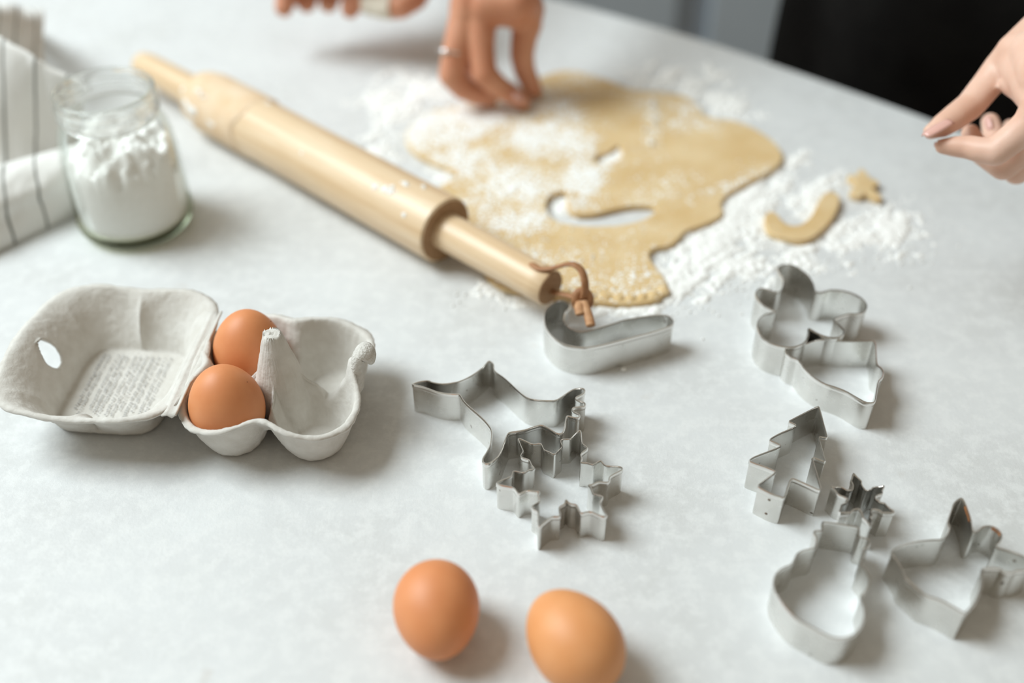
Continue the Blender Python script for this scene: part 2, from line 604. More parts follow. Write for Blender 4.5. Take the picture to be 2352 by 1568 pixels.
# ------------------------------------------------------------------ cookie cutters
def cutter(name, label, pts, h, it=1, q=0.22, seams=((0.3, 1),), rust=()):
    """tinplate band bent along an outline: band, rolled rim, overlap seam, weld marks"""
    P = chaikin([[p[0], p[1]] for p in pts], it, q)
    # even resampling
    P = np.array(P)
    C0 = P.mean(axis=0)
    seg = np.linalg.norm(np.roll(P, -1, 0) - P, axis=1)
    out = []
    for i in range(len(P)):
        k = max(1, int(seg[i] / 0.003))
        for j in range(k):
            out.append(P[i] + (P[(i + 1) % len(P)] - P[i]) * j / k)
    P = np.array(out)
    N = len(P)
    area = 0.5 * np.sum(P[:, 0] * np.roll(P[:, 1], -1) - np.roll(P[:, 0], -1) * P[:, 1])
    if area < 0:
        P = P[::-1]
    d = np.roll(P, -1, 0) - np.roll(P, 1, 0)
    d /= np.linalg.norm(d, axis=1)[:, None] + 1e-9
    nr = np.stack([d[:, 1], -d[:, 0]], 1)
    root = empty(name, (C0[0], C0[1], 0))
    tag(root, label, 'cookie cutter', 'tin cookie cutters on the worktop')
    L = P - C0
    # gentle unevenness of the upper edge
    wob = 0.0004 * np.sin(np.arange(N) / N * 2 * pi * 3 + len(label))

    def ring(off, z):
        return [(L[i, 0] + nr[i, 0] * off, L[i, 1] + nr[i, 1] * off, z + (wob[i] if z > h * 0.5 else 0)) for i in range(N)]

    def sheet(nm, rings, m):
        v = [p for r in rings for p in r]
        f = []
        R = len(rings)
        for k in range(R):
            l = (k + 1) % R
            for i in range(N):
                j = (i + 1) % N
                f.append((k * N + i, k * N + j, l * N + j, l * N + i))
        ob = obj(nm, v, f, m, root)
        sharp_by_angle(ob, 40)
        return ob
    t = 0.0002
    sheet('band', [ring(t, 0), ring(t, h * 0.5), ring(t, h - 0.0002), ring(-t, h - 0.0002), ring(-t, h * 0.5), ring(-t, 0)], M['tin'])
    hem = 0.0032
    sheet('rolled_rim', [ring(t + .0001, h - hem), ring(t + 0.00035, h - hem + 0.0004), ring(t + 0.00035, h - 0.0003), ring(0.0002, h + 0.0002),
                         ring(-0.0002, h + 0.0002), ring(-t - 0.0003, h - 0.0003), ring(-t - 0.0003, h - 0.0012), ring(-t + .0001, h - 0.0014)], M['tin_rim'])
    for fr, side in seams:
        i0 = int(fr * N) % N
        tv = Vector((d[i0, 0], d[i0, 1], 0))
        nv = Vector((nr[i0, 0], nr[i0, 1], 0)) * side
        c = Vector((L[i0, 0], L[i0, 1], 0))
        for zz in (0.24, 0.76):
            bm = bmesh.new()
            bmesh.ops.create_uvsphere(bm, u_segments=10, v_segments=6, radius=1)
            Mx = Matrix.Translation(c + nv * (t + 0.0001) + Vector((0, 0, h * zz))) @ Matrix((tv, nv, Vector((0, 0, 1)))).transposed().to_4x4() @ Matrix.Diagonal((0.0009, 0.00025, 0.0008, 1))
            bmesh.ops.transform(bm, matrix=Mx, verts=bm.verts)
            from_bm('weld_mark', bm, M['weld'], root)
    for fr0, fr1 in rust:
        a, b2 = int(fr0 * N), int(fr1 * N)
        idx = [i % N for i in range(a, b2)]
        R1, R2 = ring(t + 0.0005, h - 0.0006), ring(-t - 0.00045, h - 0.0006)
        R0, R3 = ring(t + 0.0005, h - 0.0026), ring(-t - 0.00045, h - 0.002)
        Rt = ring(0, h + 0.0004)
        v, f = [], []
        for i in idx:
            v += [R0[i], R1[i], Rt[i], R2[i], R3[i]]
        for k in range(len(idx) - 1):
            for e in range(4):
                f.append((k * 5 + e, k * 5 + e + 1, k * 5 + 6 + e, k * 5 + 5 + e))
        obj('rust_patch', v, f, M['rust'], root)
    return root


def trace(cr, h, pts):
    return [cr(x, y, h) for x, y in pts]


c_dog = crop(920, 800, 3.2667)
H = 0.0225
cutter('reindeer_cutter', 'animal shaped tin cookie cutter with long legs and wavy antler edge beside the egg carton', trace(c_dog, H, [
    (90, 268), (140, 250), (208, 240), (240, 255), (300, 265), (360, 262), (440, 247), (510, 215), (580, 170), (630, 125), (657, 92), (672, 90),
    (695, 110), (700, 130), (697, 150), (715, 175), (775, 215), (830, 265), (880, 315), (920, 350), (960, 375), (1020, 388), (1090, 393), (1165, 393),
    (1210, 365), (1260, 330), (1300, 307), (1345, 300), (1375, 303), (1383, 320), (1372, 340), (1340, 355), (1312, 368), (1315, 382), (1345, 395),
    (1378, 402), (1388, 415), (1378, 430), (1340, 433), (1300, 437), (1285, 450), (1295, 470), (1330, 485), (1345, 500), (1335, 515), (1300, 515),
    (1260, 503), (1245, 507), (1240, 540), (1230, 600), (1215, 635), (1190, 642), (1160, 632), (1110, 600), (1060, 573), (1000, 590), (940, 612),
    (880, 622), (830, 628), (808, 635), (795, 660), (780, 700), (760, 760), (735, 805), (700, 838), (660, 860), (632, 860), (615, 840), (620, 815),
    (650, 770), (675, 720), (685, 660), (685, 610), (660, 570), (620, 525), (570, 480), (510, 430), (475, 395), (455, 360), (440, 343), (400, 343),
    (330, 340), (270, 328), (210, 305), (150, 285), (95, 277)]), H, seams=((0.09, -1),))

c_sf = crop(1120, 960, 5.0576)
H = 0.0205
cutter('snowflake_cutter', 'large snowflake tin cookie cutter resting against the animal shaped cutter', trace(c_sf, H, [
    (355, 232), (375, 230), (430, 255), (520, 300), (620, 285), (640, 330), (655, 365), (730, 395), (765, 418), (790, 410), (810, 385), (850, 355), (868, 330),
    (850, 285), (850, 260), (870, 247), (945, 247), (965, 245), (1010, 195), (1065, 145), (1082, 155), (1090, 280), (1110, 310), (1160, 345), (1150, 365),
    (1090, 405), (1080, 435), (1095, 470), (1080, 510), (1110, 517), (1150, 515), (1220, 537), (1240, 530), (1310, 485), (1330, 500), (1360, 540),
    (1400, 550), (1540, 555), (1570, 575), (1550, 600), (1430, 660), (1415, 690), (1415, 720), (1395, 740), (1290, 730), (1210, 770), (1165, 770),
    (1200, 800), (1215, 850), (1230, 885), (1330, 905), (1335, 925), (1305, 970), (1310, 1000), (1340, 1060), (1383, 1130), (1375, 1145), (1330, 1145),
    (1190, 1080), (1100, 1105), (1080, 1100), (1060, 1060), (1035, 1005), (970, 995), (950, 985), (915, 945), (905, 955), (900, 990), (835, 1025),
    (832, 1060), (845, 1110), (840, 1135), (750, 1135), (720, 1155), (640, 1220), (600, 1255), (585, 1230), (585, 1100), (575, 1070), (520, 1040),
    (515, 1025), (540, 1000), (605, 965), (608, 945), (585, 890), (605, 850), (560, 850), (460, 835), (370, 880), (350, 870), (310, 815), (285, 803),
    (150, 780), (108, 762), (115, 748), (180, 720), (270, 685), (285, 665), (290, 630), (310, 615), (420, 640), (485, 600), (530, 595), (545, 580),
    (510, 545), (490, 490), (470, 475), (400, 455), (380, 435), (410, 390), (412, 370), (380, 300)]), H, seams=((0.57, 1),))

c_cc = crop(1200, 560, 4.9)
H = 0.0235
cutter('candy_cane_cutter', 'cane shaped tin cookie cutter beside the leather strap of the rolling pin', trace(c_cc, H, [
    (245, 830), (250, 770), (290, 710), (370, 650), (440, 635), (500, 660), (530, 700), (520, 735), (490, 750), (465, 800), (460, 860), (490, 910),
    (550, 955), (620, 985), (700, 990), (800, 965), (1000, 905), (1120, 865), (1170, 850), (1400, 810), (1560, 790), (1640, 800), (1700, 850),
    (1695, 900), (1640, 930), (1500, 980), (1300, 1035), (1100, 1090), (900, 1140), (750, 1165), (650, 1165), (500, 1140), (400, 1090), (310, 1010),
    (255, 920)]), H, it=2, seams=((0.42, -1),))

c_gb = crop(1680, 590, 3.825)
H = 0.025
cutter('gingerbread_cutter', 'round lobed gingerbread figure tin cookie cutter behind the bell shaped one', trace(c_gb, H, [
    (410, 90), (430, 70), (490, 60), (550, 68), (620, 110), (680, 165), (715, 220), (728, 270), (735, 305), (790, 315), (860, 290), (960, 295),
    (1060, 320), (1140, 360), (1185, 410), (1190, 450), (1160, 490), (1100, 497), (1020, 495), (950, 520), (890, 548), (950, 590), (990, 640), (985, 680),
    (930, 708), (850, 705), (770, 680), (670, 620), (685, 670), (670, 720), (620, 770), (540, 795), (430, 785), (320, 745), (250, 680), (222, 600),
    (240, 540), (300, 495), (385, 480), (385, 465), (340, 450), (265, 410), (215, 345), (212, 310), (240, 280), (290, 278), (400, 318), (440, 300),
    (460, 230), (455, 180), (415, 130)]), H, it=2, seams=((0.82, 1),))
H = 0.0225
cutter('bell_cutter', 'bell shaped tin cookie cutter between the lobed figure and the tree cutter', trace(c_gb, H, [
    (560, 805), (640, 765), (720, 735), (800, 722), (900, 730), (1000, 742), (1180, 738), (1240, 733), (1268, 755), (1272, 850), (1278, 940),
    (1320, 970), (1338, 1010), (1325, 1060), (1290, 1090), (1275, 1180), (1262, 1270), (1240, 1282), (1180, 1278), (1100, 1230), (1000, 1170),
    (900, 1132), (820, 1110), (720, 1050), (650, 990), (600, 920), (570, 893), (525, 883), (480, 845), (472, 820), (500, 800), (540, 798)]), H,
    seams=((0.62, 1),))

c_tr = crop(1690, 910, 4.6125)
H = 0.0225
cutter('tree_cutter', 'fir tree shaped tin cookie cutter with three tiers and a square trunk', trace(c_tr, H, [
    (870, 102), (885, 115), (970, 420), (960, 430), (885, 420), (878, 435), (945, 685), (935, 692), (830, 650), (808, 660), (903, 970), (885, 990),
    (740, 920), (610, 862), (585, 870), (570, 900), (520, 1060), (500, 1068), (400, 1040), (240, 960), (240, 940), (350, 860), (415, 815), (420, 795),
    (360, 765), (155, 690), (148, 670), (200, 635), (470, 530), (475, 510), (440, 490), (365, 462), (370, 445), (450, 400), (630, 325), (638, 305),
    (600, 285), (562, 268), (590, 250)]), H, it=1, q=0.18, seams=((0.50, 1),))

c_ss = crop(1880, 1070, 9.22)
H = 0.0205
cutter('snowflake_cutter', 'small snowflake tin cookie cutter between the tree and snowman cutters', trace(c_ss, H, [
    (745, 155), (800, 220), (880, 290), (910, 320), (905, 370), (940, 430), (1000, 505), (1060, 505), (1130, 475), (1170, 430), (1270, 430), (1380, 405),
    (1395, 420), (1370, 470), (1340, 520), (1355, 570), (1330, 590), (1240, 620), (1195, 660), (1200, 700), (1300, 780), (1400, 790), (1430, 830),
    (1500, 890), (1605, 960), (1580, 980), (1400, 975), (1370, 985), (1300, 920), (1160, 890), (1120, 930), (1120, 980), (1150, 1050), (1080, 1065), (1130, 1120), (1120, 1240),
    (1095, 1245), (990, 1130), (940, 1090), (935, 1020), (860, 905), (740, 920), (680, 985), (600, 985), (430, 990), (485, 880), (490, 830), (520, 800),
    (600, 770), (640, 710), (580, 650), (420, 590), (360, 500), (260, 415), (330, 440), (470, 435), (510, 450), (600, 510), (700, 520), (735, 490),
    (735, 400), (690, 325), (715, 270), (735, 180)]), H, seams=((0.3, 1),))

c_sm = crop(1740, 1170, 4.238)
H = 0.0225
cutter('snowman_cutter', 'snowman shaped tin cookie cutter with a hat at the bottom right', trace(c_sm, H, [
    (640, 118), (720, 125), (860, 145), (985, 165), (992, 200), (988, 240), (1002, 264), (1040, 270), (1085, 290), (1095, 330), (1065, 370), (1025, 385), (1035, 440), (1008, 490), (1000, 520),
    (1060, 590), (1095, 670), (1085, 740), (1040, 810), (1010, 825), (1025, 880), (1050, 960), (1045, 1050), (1010, 1140), (930, 1220), (850, 1250),
    (740, 1250), (640, 1210), (520, 1140), (400, 1080), (300, 980), (220, 880), (170, 790), (155, 700), (180, 620), (240, 565), (340, 525), (365, 470),
    (390, 420), (450, 390), (570, 370), (572, 300), (570, 270), (545, 230), (560, 208), (625, 208), (640, 180), (632, 130)]), H,
    seams=((0.55, 1), (0.03, -1)))

c_an = crop(2000, 1120, 4.3555)
H = 0.0225
cutter('angel_cutter', 'angel shaped tin cookie cutter with rusty wing tip at the right frame edge', trace(c_an, H, [
    (215, 630), (250, 600), (330, 565), (450, 535), (600, 518), (730, 516), (775, 460), (795, 400), (770, 345), (785, 295), (815, 210), (830, 160), (870, 120),
    (910, 100), (940, 140), (1000, 300), (1015, 400), (1025, 440), (1060, 440), (1090, 410), (1130, 380), (1200, 375), (1270, 410), (1310, 460),
    (1310, 510), (1280, 555), (1250, 580), (1260, 600), (1350, 625), (1450, 655), (1533, 690), (1620, 730), (1640, 770), (1580, 810), (1500, 822), (1460, 820),
    (1410, 845), (1330, 830), (1290, 795), (1130, 795), (1110, 830), (1120, 900), (1100, 1020), (1040, 1150), (950, 1255), (910, 1245), (820, 1190),
    (700, 1125), (620, 1100), (545, 1075), (440, 980), (330, 880), (330, 830), (270, 730), (215, 650)]), H,
    seams=((0.79, 1), (0.46, -1)), rust=((0.715, 0.75), (0.575, 0.62)))

# ------------------------------------------------------------------ eggs
def egg(name, label, m, loc, length, width, axis, specks=0):
    """egg with its long axis along `axis` (blunt end at the tail of the axis)"""
    n, k = 48, 40
    prof = []
    for i in range(k + 1):
        t = pi * i / k
        z = -cos(t)
        r = sin(t) * (1 - 0.095 * z - 0.02 * z * z)
        prof.append((max(r, 0.0) * width / 2, z * length / 2))
    v, f = lathe(prof[1:-1], n, True, True)
    v.append((0, 0, -length / 2))
    q = Vector(axis).normalized().to_track_quat('Z', 'Y').to_matrix()
    v = [q @ Vector(p) for p in v[:-1]]
    o = obj(name, v, f, m, None)
    o.location = loc
    tag(o, label, 'egg', 'brown hen eggs')
    for s in range(specks):
        a, t = random.uniform(0, 2 * pi), random.uniform(0.9, 2.6)
        z = -cos(t)
        r = sin(t) * (1 - 0.095 * z - 0.02 * z * z) * width / 2
        p = q @ Vector((r * cos(a), r * sin(a), z * length / 2))
        bm = bmesh.new()
        bmesh.ops.create_icosphere(bm, subdivisions=1, radius=random.uniform(0.00025, 0.0005))
        bmesh.ops.translate(bm, vec=p, verts=bm.verts)
        from_bm('speck', bm, M['speck'], o)
    return o


EL = at(1003, 1400, 0.0215)
ER = at(1318, 1470, 0.0215)
egg('egg', 'reddish brown egg lying on the worktop below the large snowflake cutter', M['egg_a'], EL, 0.0515, 0.0435, (0.10, -0.80, -0.10))
egg('egg', 'lighter brown egg lying at the bottom edge of the picture', M['egg_b'], ER, 0.057, 0.0445, (-0.55, 0.80, 0.06))

# ------------------------------------------------------------------ egg carton
CX, CY, CR = -0.142, 0.4925, radians(-4.5)
carton = tag(empty('egg_carton', (CX, CY, 0), CR), 'open grey paper pulp egg carton holding two brown eggs', 'egg carton')
CUP = 0.0248
NPHI = 288
NT = 64


def tray_R(phi):
    best = 0
    c, rho = CUP * sqrt(2), 0.0275
    dl = ((phi - pi / 4 + pi / 4) % (pi / 2)) - pi / 4
    s = c * sin(dl)
    Rc = c * cos(dl) + sqrt(max(rho ** 2 - s ** 2, 0))
    # rounded square that keeps the sides from pinching in too far
    ca, sa = abs(cos(phi)), abs(sin(phi))
    Rs = 0.0455 / ((ca ** 5 + sa ** 5) ** 0.2)
    p = 14
    return (Rc ** p + Rs ** p) ** (1 / p) * 0.985


def tray_rim(phi):
    z = 0.0355 + 0.0035 * cos(4 * phi)                     # peaks at the middle of each side
    d = (phi + pi) % (2 * pi) - pi
    z += 0.010 * exp(-(d / 0.20) ** 2)                     # rises to the closing tab
    return z


def smooth01(x):
    x = min(max(x, 0.0), 1.0)
    return x * x * (3 - 2 * x)


def tray_z(u, v, t, phi):
    dc = sqrt((abs(u) - CUP) ** 2 + (abs(v) - CUP) ** 2)
    bowl = 0.0022 + 0.034 * max(0.0, (dc - 0.0140) / 0.0135) ** 1.4
    r = sqrt(u * u + v * v)
    cap = 0.017 + 0.019 * smooth01((t - 0.62) / 0.38)
    cone = 0.0655 if r < 0.0045 else 0.0665 - (r - 0.004) * 2.1
    z = min(bowl, max(cap, cone))                          # cups scoop into the central cone
    z = max(z, 0.0655 if r < 0.0052 else 0.0670 - (r - 0.0052) * 3.9)   # blunt post at its heart
    w = smooth01((t - 0.90) / 0.10)
    return z * (1 - w) + tray_rim(phi) * w


v, f = [], []
tt = [i / NT for i in range(1, NT + 1)]
for ti, t in enumerate(tt):
    for k in range(NPHI):
        phi = 2 * pi * k / NPHI
        R = tray_R(phi)
        te = t ** 0.92
        u, w = te * R * cos(phi), te * R * sin(phi)
        v.append((u, w, tray_z(u, w, te, phi)))
base = len(v)
for k in range(NPHI):                                      # torn flange
    phi = 2 * pi * k / NPHI
    R = tray_R(phi) + 0.0028 + 0.0006 * sin(k * 0.31) * sin(k * 0.113 + 1) + random.uniform(-0.00015, 0.00015)
    v.append((R * cos(phi), R * sin(phi), tray_rim(phi) - 0.0004 + 0.0004 * sin(k * 0.23) * sin(k * 0.087) + random.uniform(-0.0001, 0.0001)))
top = len(v)
v.append((0, 0, 0.0615))
for ti in range(NT):
    for k in range(NPHI):
        l = (k + 1) % NPHI
        f.append((ti * NPHI + k, (ti + 1) * NPHI + k, (ti + 1) * NPHI + l, ti * NPHI + l))
for k in range(NPHI):
    f.append((top, k, (k + 1) % NPHI))
tray = obj('tray', v, f, M['pulp'], carton)
add_mod(tray, 'SOLIDIFY', thickness=0.0016, offset=-1.0)
tx = bpy.data.textures.new('pulp_lumps', 'CLOUDS')
tx.noise_scale = 0.004
tx.noise_depth = 3
add_mod(tray, 'DISPLACE', texture=tx, strength=0.0011, mid_level=0.5, texture_coords='LOCAL')

# closing tab on the far side of the tray
tab = []
v, f = tube(catmull([(0.0475, 0, 0.026), (0.0490, 0, 0.038), (0.0500, 0, 0.048), (0.0535, 0.0005, 0.0545), (0.0575, 0, 0.0525), (0.0585, 0, 0.047)], 6),
            [0.0068, 0.0072, 0.0072, 0.0072, 0.0073, 0.0073, 0.0074, 0.0074, 0.0075, 0.0075, 0.0076, 0.0076, 0.0077, 0.0078, 0.0079, 0.0080, 0.0080, 0.0080,
             0.0079, 0.0078, 0.0076, 0.0073, 0.007, 0.0066, 0.0062, 0.0057, 0.0052, 0.0046, 0.004, 0.0030, 0.002], 18, flat=0.55)
tb_o = obj('closing_tab', v, f, M['pulp_edge'], carton)
add_mod(tb_o, 'DISPLACE', texture=tx, strength=0.001, mid_level=0.5, texture_coords='LOCAL')

# lid
LU, LV = -0.1085, 0.010                                     # lid centre relative to the tray centre


def lid_R(phi, hu, hv, n):
    return 1.0 / ((abs(cos(phi)) / hu) ** n + (abs(sin(phi)) / hv) ** n) ** (1 / n)


def lid_rim(phi):
    hinge = exp(-(((phi + pi) % (2 * pi) - pi) / 0.62) ** 2)
    far = exp(-((((phi - pi) + pi) % (2 * pi) - pi) / 0.8) ** 2)
    return 0.0375 + 0.001 * cos(6 * phi) - 0.001 * hinge + 0.006 * far


def lid_pt(t, phi):
    Rf = lid_R(phi, 0.0335, 0.038, 5)
    Rr = lid_R(phi, 0.0565, 0.0605, 4.2)
    # bulges over the cups on the two long walls
    side = abs(sin(phi)) ** 3
    uu = abs(Rr * cos(phi))
    bul = -0.015 * side * (sqrt(max(0.0, 1 - ((uu - 0.0245) / 0.0262) ** 2)) - 0.45)
    if t < 0.45:
        r = Rf * t / 0.45
        return r * cos(phi), r * sin(phi), 0.0035
    s = (t - 0.45) / 0.55
    r = Rf + (Rr - Rf) * (0.25 * s + 0.75 * s ** 1.6) + bul * (-1) * sin(pi * s) * 0.9
    z = 0.0035 + (lid_rim(phi) - 0.0035) * (1 - (1 - s) ** 1.5)
    return r * cos(phi), r * sin(phi), z


NL = 60
v, f = [], []
for ti in range(1, NL + 1):
    for k in range(NPHI):
        phi = 2 * pi * k / NPHI
        x, y, z = lid_pt(ti / NL, phi)
        v.append([x + LU, y + LV, z])
for k in range(NPHI):
    phi = 2 * pi * k / NPHI
    x, y, z = lid_pt(1, phi)
    s = 1 + 0.0028 / sqrt(x * x + y * y) + 0.008 * sin(k * 0.33) * sin(k * 0.117)
    v.append([x * s + LU, y * s + LV, z - 0.0004 + 0.0004 * sin(k * 0.21) * sin(k * 0.093) + random.uniform(-0.0001, 0.0001)])
top = len(v)
v.append([LU, LV, 0.0035])
# teardrop window in the end wall: snap the wall grid to the outline, leave its faces out
hy0, hz0, ry, rz = LV + 0.002, 0.0285, 0.0080, 0.0090


def hole_d(y, z):
    a, b = (y - hy0) / ry, (z - hz0) / rz
    return sqrt(a * a + b * b)


hole_idx = set()
for i, p in enumerate(v[:NL * NPHI]):
    if p[0] < LU - 0.02 and p[2] > 0.006:
        dd = hole_d(p[1], p[2])
        if dd < 1.0:
            hole_idx.add(i)
cut_v = set()
for ti in range(NL):
    for k in range(NPHI):
        l = (k + 1) % NPHI
        q = (ti * NPHI + k, (ti + 1) * NPHI + k, (ti + 1) * NPHI + l, ti * NPHI + l)
        if any(i in hole_idx for i in q):
            cut_v.update(i for i in q if i not in hole_idx)
            continue
        f.append(q)
for k in range(NPHI):
    f.append((top, k, (k + 1) % NPHI))
for i in cut_v:                                            # smooth teardrop edge
    p = v[i]
    dd = hole_d(p[1], p[2])
    p[1], p[2] = hy0 + (p[1] - hy0) / dd, hz0 + (p[2] - hz0) / dd
    if p[2] > hz0:
        p[1] = hy0 + (p[1] - hy0) * (1 - 0.35 * (p[2] - hz0) / rz) + 0.002 * (p[2] - hz0) / rz
        p[2] += 0.002 * ((p[2] - hz0) / rz) ** 2
lid = obj('lid', v, f, M['pulp'], carton)
add_mod(lid, 'SOLIDIFY', thickness=0.0016, offset=-1.0)
add_mod(lid, 'DISPLACE', texture=tx, strength=0.0009, mid_level=0.5, texture_coords='LOCAL')

# hinge strip between tray and lid
bm = bmesh.new()
prev = None
for i in range(25):
    y = -0.046 + i * 0.096 / 24
    row = [bm.verts.new((x, y + 0.002, z)) for x, z in ((-0.0590, 0.0365), (-0.0550, 0.0375), (-0.0528, 0.0357), (-0.0506, 0.0378), (-0.0455 - 0.004 * min(1, (abs(y - 0.002) / 0.02) ** 2), 0.0375))]
    if prev:
        for a in range(4):
            bm.faces.new((prev[a], prev[a + 1], row[a + 1], row[a]))
    prev = row
hg = from_bm('hinge', bm, M['pulp'], carton)
add_mod(hg, 'SOLIDIFY', thickness=0.0012, offset=-1.0)

# small grey print on the floor of the lid: rows of tiny marks
v, f = [], []
rows = [0.0, 0.0036, 0.0092, 0.0128, 0.0164, 0.0212, 0.0248, 0.0284, 0.0330, 0.0366, 0.0414, 0.0450]
for ri, u in enumerate(rows):
    x = LU - 0.0235 + u
    y = LV + 0.031
    end = LV - 0.031 + random.uniform(0, 0.012)
    sz = 0.0011 if ri in (0, 3, 8) else 0.00085
    while y > end:
        ln = random.uniform(0.0009, 0.0019)
        if random.random() < 0.16:
            y -= 0.0012
        a = random.uniform(-sz, 0.0)
        b2 = a + sz + random.uniform(0, sz * 0.7)
        i0 = len(v)
        sk = random.uniform(-0.0003, 0.0003)
        v += [(x + a, y, 0.0046), (x + b2, y + sk, 0.0046), (x + b2, y - ln * 0.5 + sk, 0.0046), (x + a, y - ln * 0.5, 0.0046)]
        f.append((i0, i0 + 3, i0 + 2, i0 + 1))
        y -= ln
pr = obj('printed_text', v, f, M['print'], carton, smooth=False)
pr['kind'] = 'stuff'

ca, sa = cos(CR), sin(CR)


def in_carton(u, w, z):
    return (CX + u * ca - w * sa, CY + u * sa + w * ca, z)


egg('egg', 'brown egg standing in the back cup of the carton beside the hinge', M['egg_a'], in_carton(-0.0265, 0.0255, 0.0300), 0.054, 0.0440, (0.06, 0.10, 1.0), 3)
egg('egg', 'brown egg standing in the front cup of the carton beside the hinge', M['egg_a'], in_carton(-0.0262, -0.0260, 0.0300), 0.054, 0.0445, (-0.05, 0.04, 1.0), 2)

# ------------------------------------------------------------------ rolling pin
E0 = Vector((0.0264, 0.5861, 0.0268))
PD = Vector((-0.736, 0.676, 0)).normalized()
PR = 0.0252
pin = empty('rolling_pin', (E0.x, E0.y, 0))
tag(pin, 'pale wooden rolling pin with leather strap, dusted with flour beside the dough', 'rolling pin')
PQ = PD.to_track_quat('Z', 'Y').to_matrix().to_4x4()


def along(profile, name, m, n=48, parent=None):
    v, f = lathe(profile, n, True, True)
    o = obj(name, v, f, m, parent or pin)
    o.matrix_local = Matrix.Translation((0, 0, E0.z)) @ PQ
    sharp_by_angle(o, 40)
    return o


along([(0.0236, 0.1012), (0.0250, 0.1025), (PR, 0.105), (PR, 0.25), (PR, 0.388), (0.0249, 0.394), (0.0235, 0.399), (0.019, 0.4015), (0.012, 0.402)], 'barrel', M['wood'], 64)
endv = along([(0.0142, 0.1009), (0.0234, 0.1009), (0.0236, 0.1013), (0.0142, 0.1013)], 'barrel_end', M['endgrain'], 64)
along([(0.0120, 0.0005), (0.0130, 0.0018), (0.0131, 0.012), (0.0133, 0.035), (0.0138, 0.065), (0.0140, 0.1015)], 'handle', M['wood'])
along([(0.0002, 0.0), (0.0119, 0.0), (0.0121, 0.0006), (0.0002, 0.0006)], 'handle_end', M['endgrain'])
along([(0.0140, 0.4015), (0.0138, 0.43), (0.0134, 0.46), (0.0128, 0.485), (0.0112, 0.494), (0.0080, 0.4985), (0.0015, 0.5)], 'handle', M['wood'])
# dough clinging round the far part of the barrel
v, f = [], []
NA, NZ = 72, 30
for j in range(NZ + 1):
    for i in range(NA):
        a = 2 * pi * i / NA
        zz0 = 0.318 + 0.003 * sin(a * 2 + 1) + 0.002 * sin(5 * a)
        z = zz0 + (0.4015 - zz0) * j / NZ
        r = PR + 0.0013
        if j == 0:
            r = PR - 0.0002
        if z > 0.385:
            r = min(r, PR + 0.0013 - (z - 0.385) * 0.35)
        r += 0.0004 * sin(3 * a + 40 * z) * (j > 0)
        v.append((r * cos(a), r * sin(a), z))
for j in range(NZ):
    for i in range(NA):
        l = (i + 1) % NA
        f.append((j * NA + i, j * NA + l, (j + 1) * NA + l, (j + 1) * NA + i))
o = obj('dough_sleeve', v, f, M['dough_film'], pin)
o.matrix_local = Matrix.Translation((0, 0, E0.z)) @ PQ
# flour dabs on the barrel
v, f = [], []
for (pz, pa, sz) in ((0.385, 0.2, 0.010), (0.395, 0.6, 0.008), (0.39, -0.2, 0.008), (0.352, 0.15, 0.0045), (0.375, 0.9, 0.0035), (0.368, 0.85, 0.003), (0.15, 1.0, 0.004), (0.143, 1.05, 0.005), (0.158, 0.95, 0.0035),
                     (0.138, 1.45, 0.0035), (0.128, 1.7, 0.003), (0.24, 0.75, 0.002), (0.31, 1.8, 0.003), (0.318, 1.9, 0.003), (0.122, 0.6, 0.0025)):
    for q in range(7):
        z, a = pz + random.gauss(0, sz * 0.5), pa + random.gauss(0, sz * 12)
        c = Vector((cos(a), sin(a), 0))
        rr = PR + (0.0013 if z > 0.32 else 0) - (max(0, z - 0.385) * 0.35)
        bm2 = bmesh.new()
        bmesh.ops.create_icosphere(bm2, subdivisions=1, radius=1)
        sc_ = sz * random.uniform(0.2, 0.5)
        T = Vector((-sin(a), cos(a), 0))
        Mx = Matrix.Translation(c * rr + Vector((0, 0, z))) @ Matrix((T, c, Vector((0, 0, 1)))).transposed().to_4x4() @ Matrix.Diagonal((sc_, 0.0006, sc_ * 1.4, 1))
        b0 = len(v)
        v += [Mx @ vv.co for vv in bm2.verts]
        f += [[b0 + vv.index for vv in fc.verts] for fc in bm2.faces]
        bm2.free()
o = obj('flour_dabs', v, f, M['flour'], pin)
# turn so that angle 0 points up on the camera side
o.matrix_local = Matrix.Translation((0, 0, E0.z)) @ PQ
o['kind'] = 'stuff'


def wpath(pts, n=8):
    return catmull([at(x, y, z) for x, y, z in pts], n)


def on_pin(path):
    base_ = Vector(pin.location)
    return [Vector(p) - base_ for p in path]


strap = wpath([(1210, 610, 0.032), (1220, 606, 0.0385), (1240, 617, 0.0400), (1270, 615, 0.0430), (1300, 607, 0.0480), (1320, 608, 0.0500), (1336, 622, 0.0480),
               (1343, 645, 0.0440), (1344, 668, 0.0390), (1340, 685, 0.034)])
v, f = tube(on_pin(strap), 0.0031, 10, flat=0.42)
so = obj('leather_strap', v, f, M['leather'], pin)
v, f = tube(on_pin(wpath([(1262, 668, 0.022), (1285, 674, 0.0255), (1305, 678, 0.027), (1325, 684, 0.029), (1338, 688, 0.031)])), 0.0028, 10, flat=0.5)
obj('strap_return', v, f, M['leather'], so)
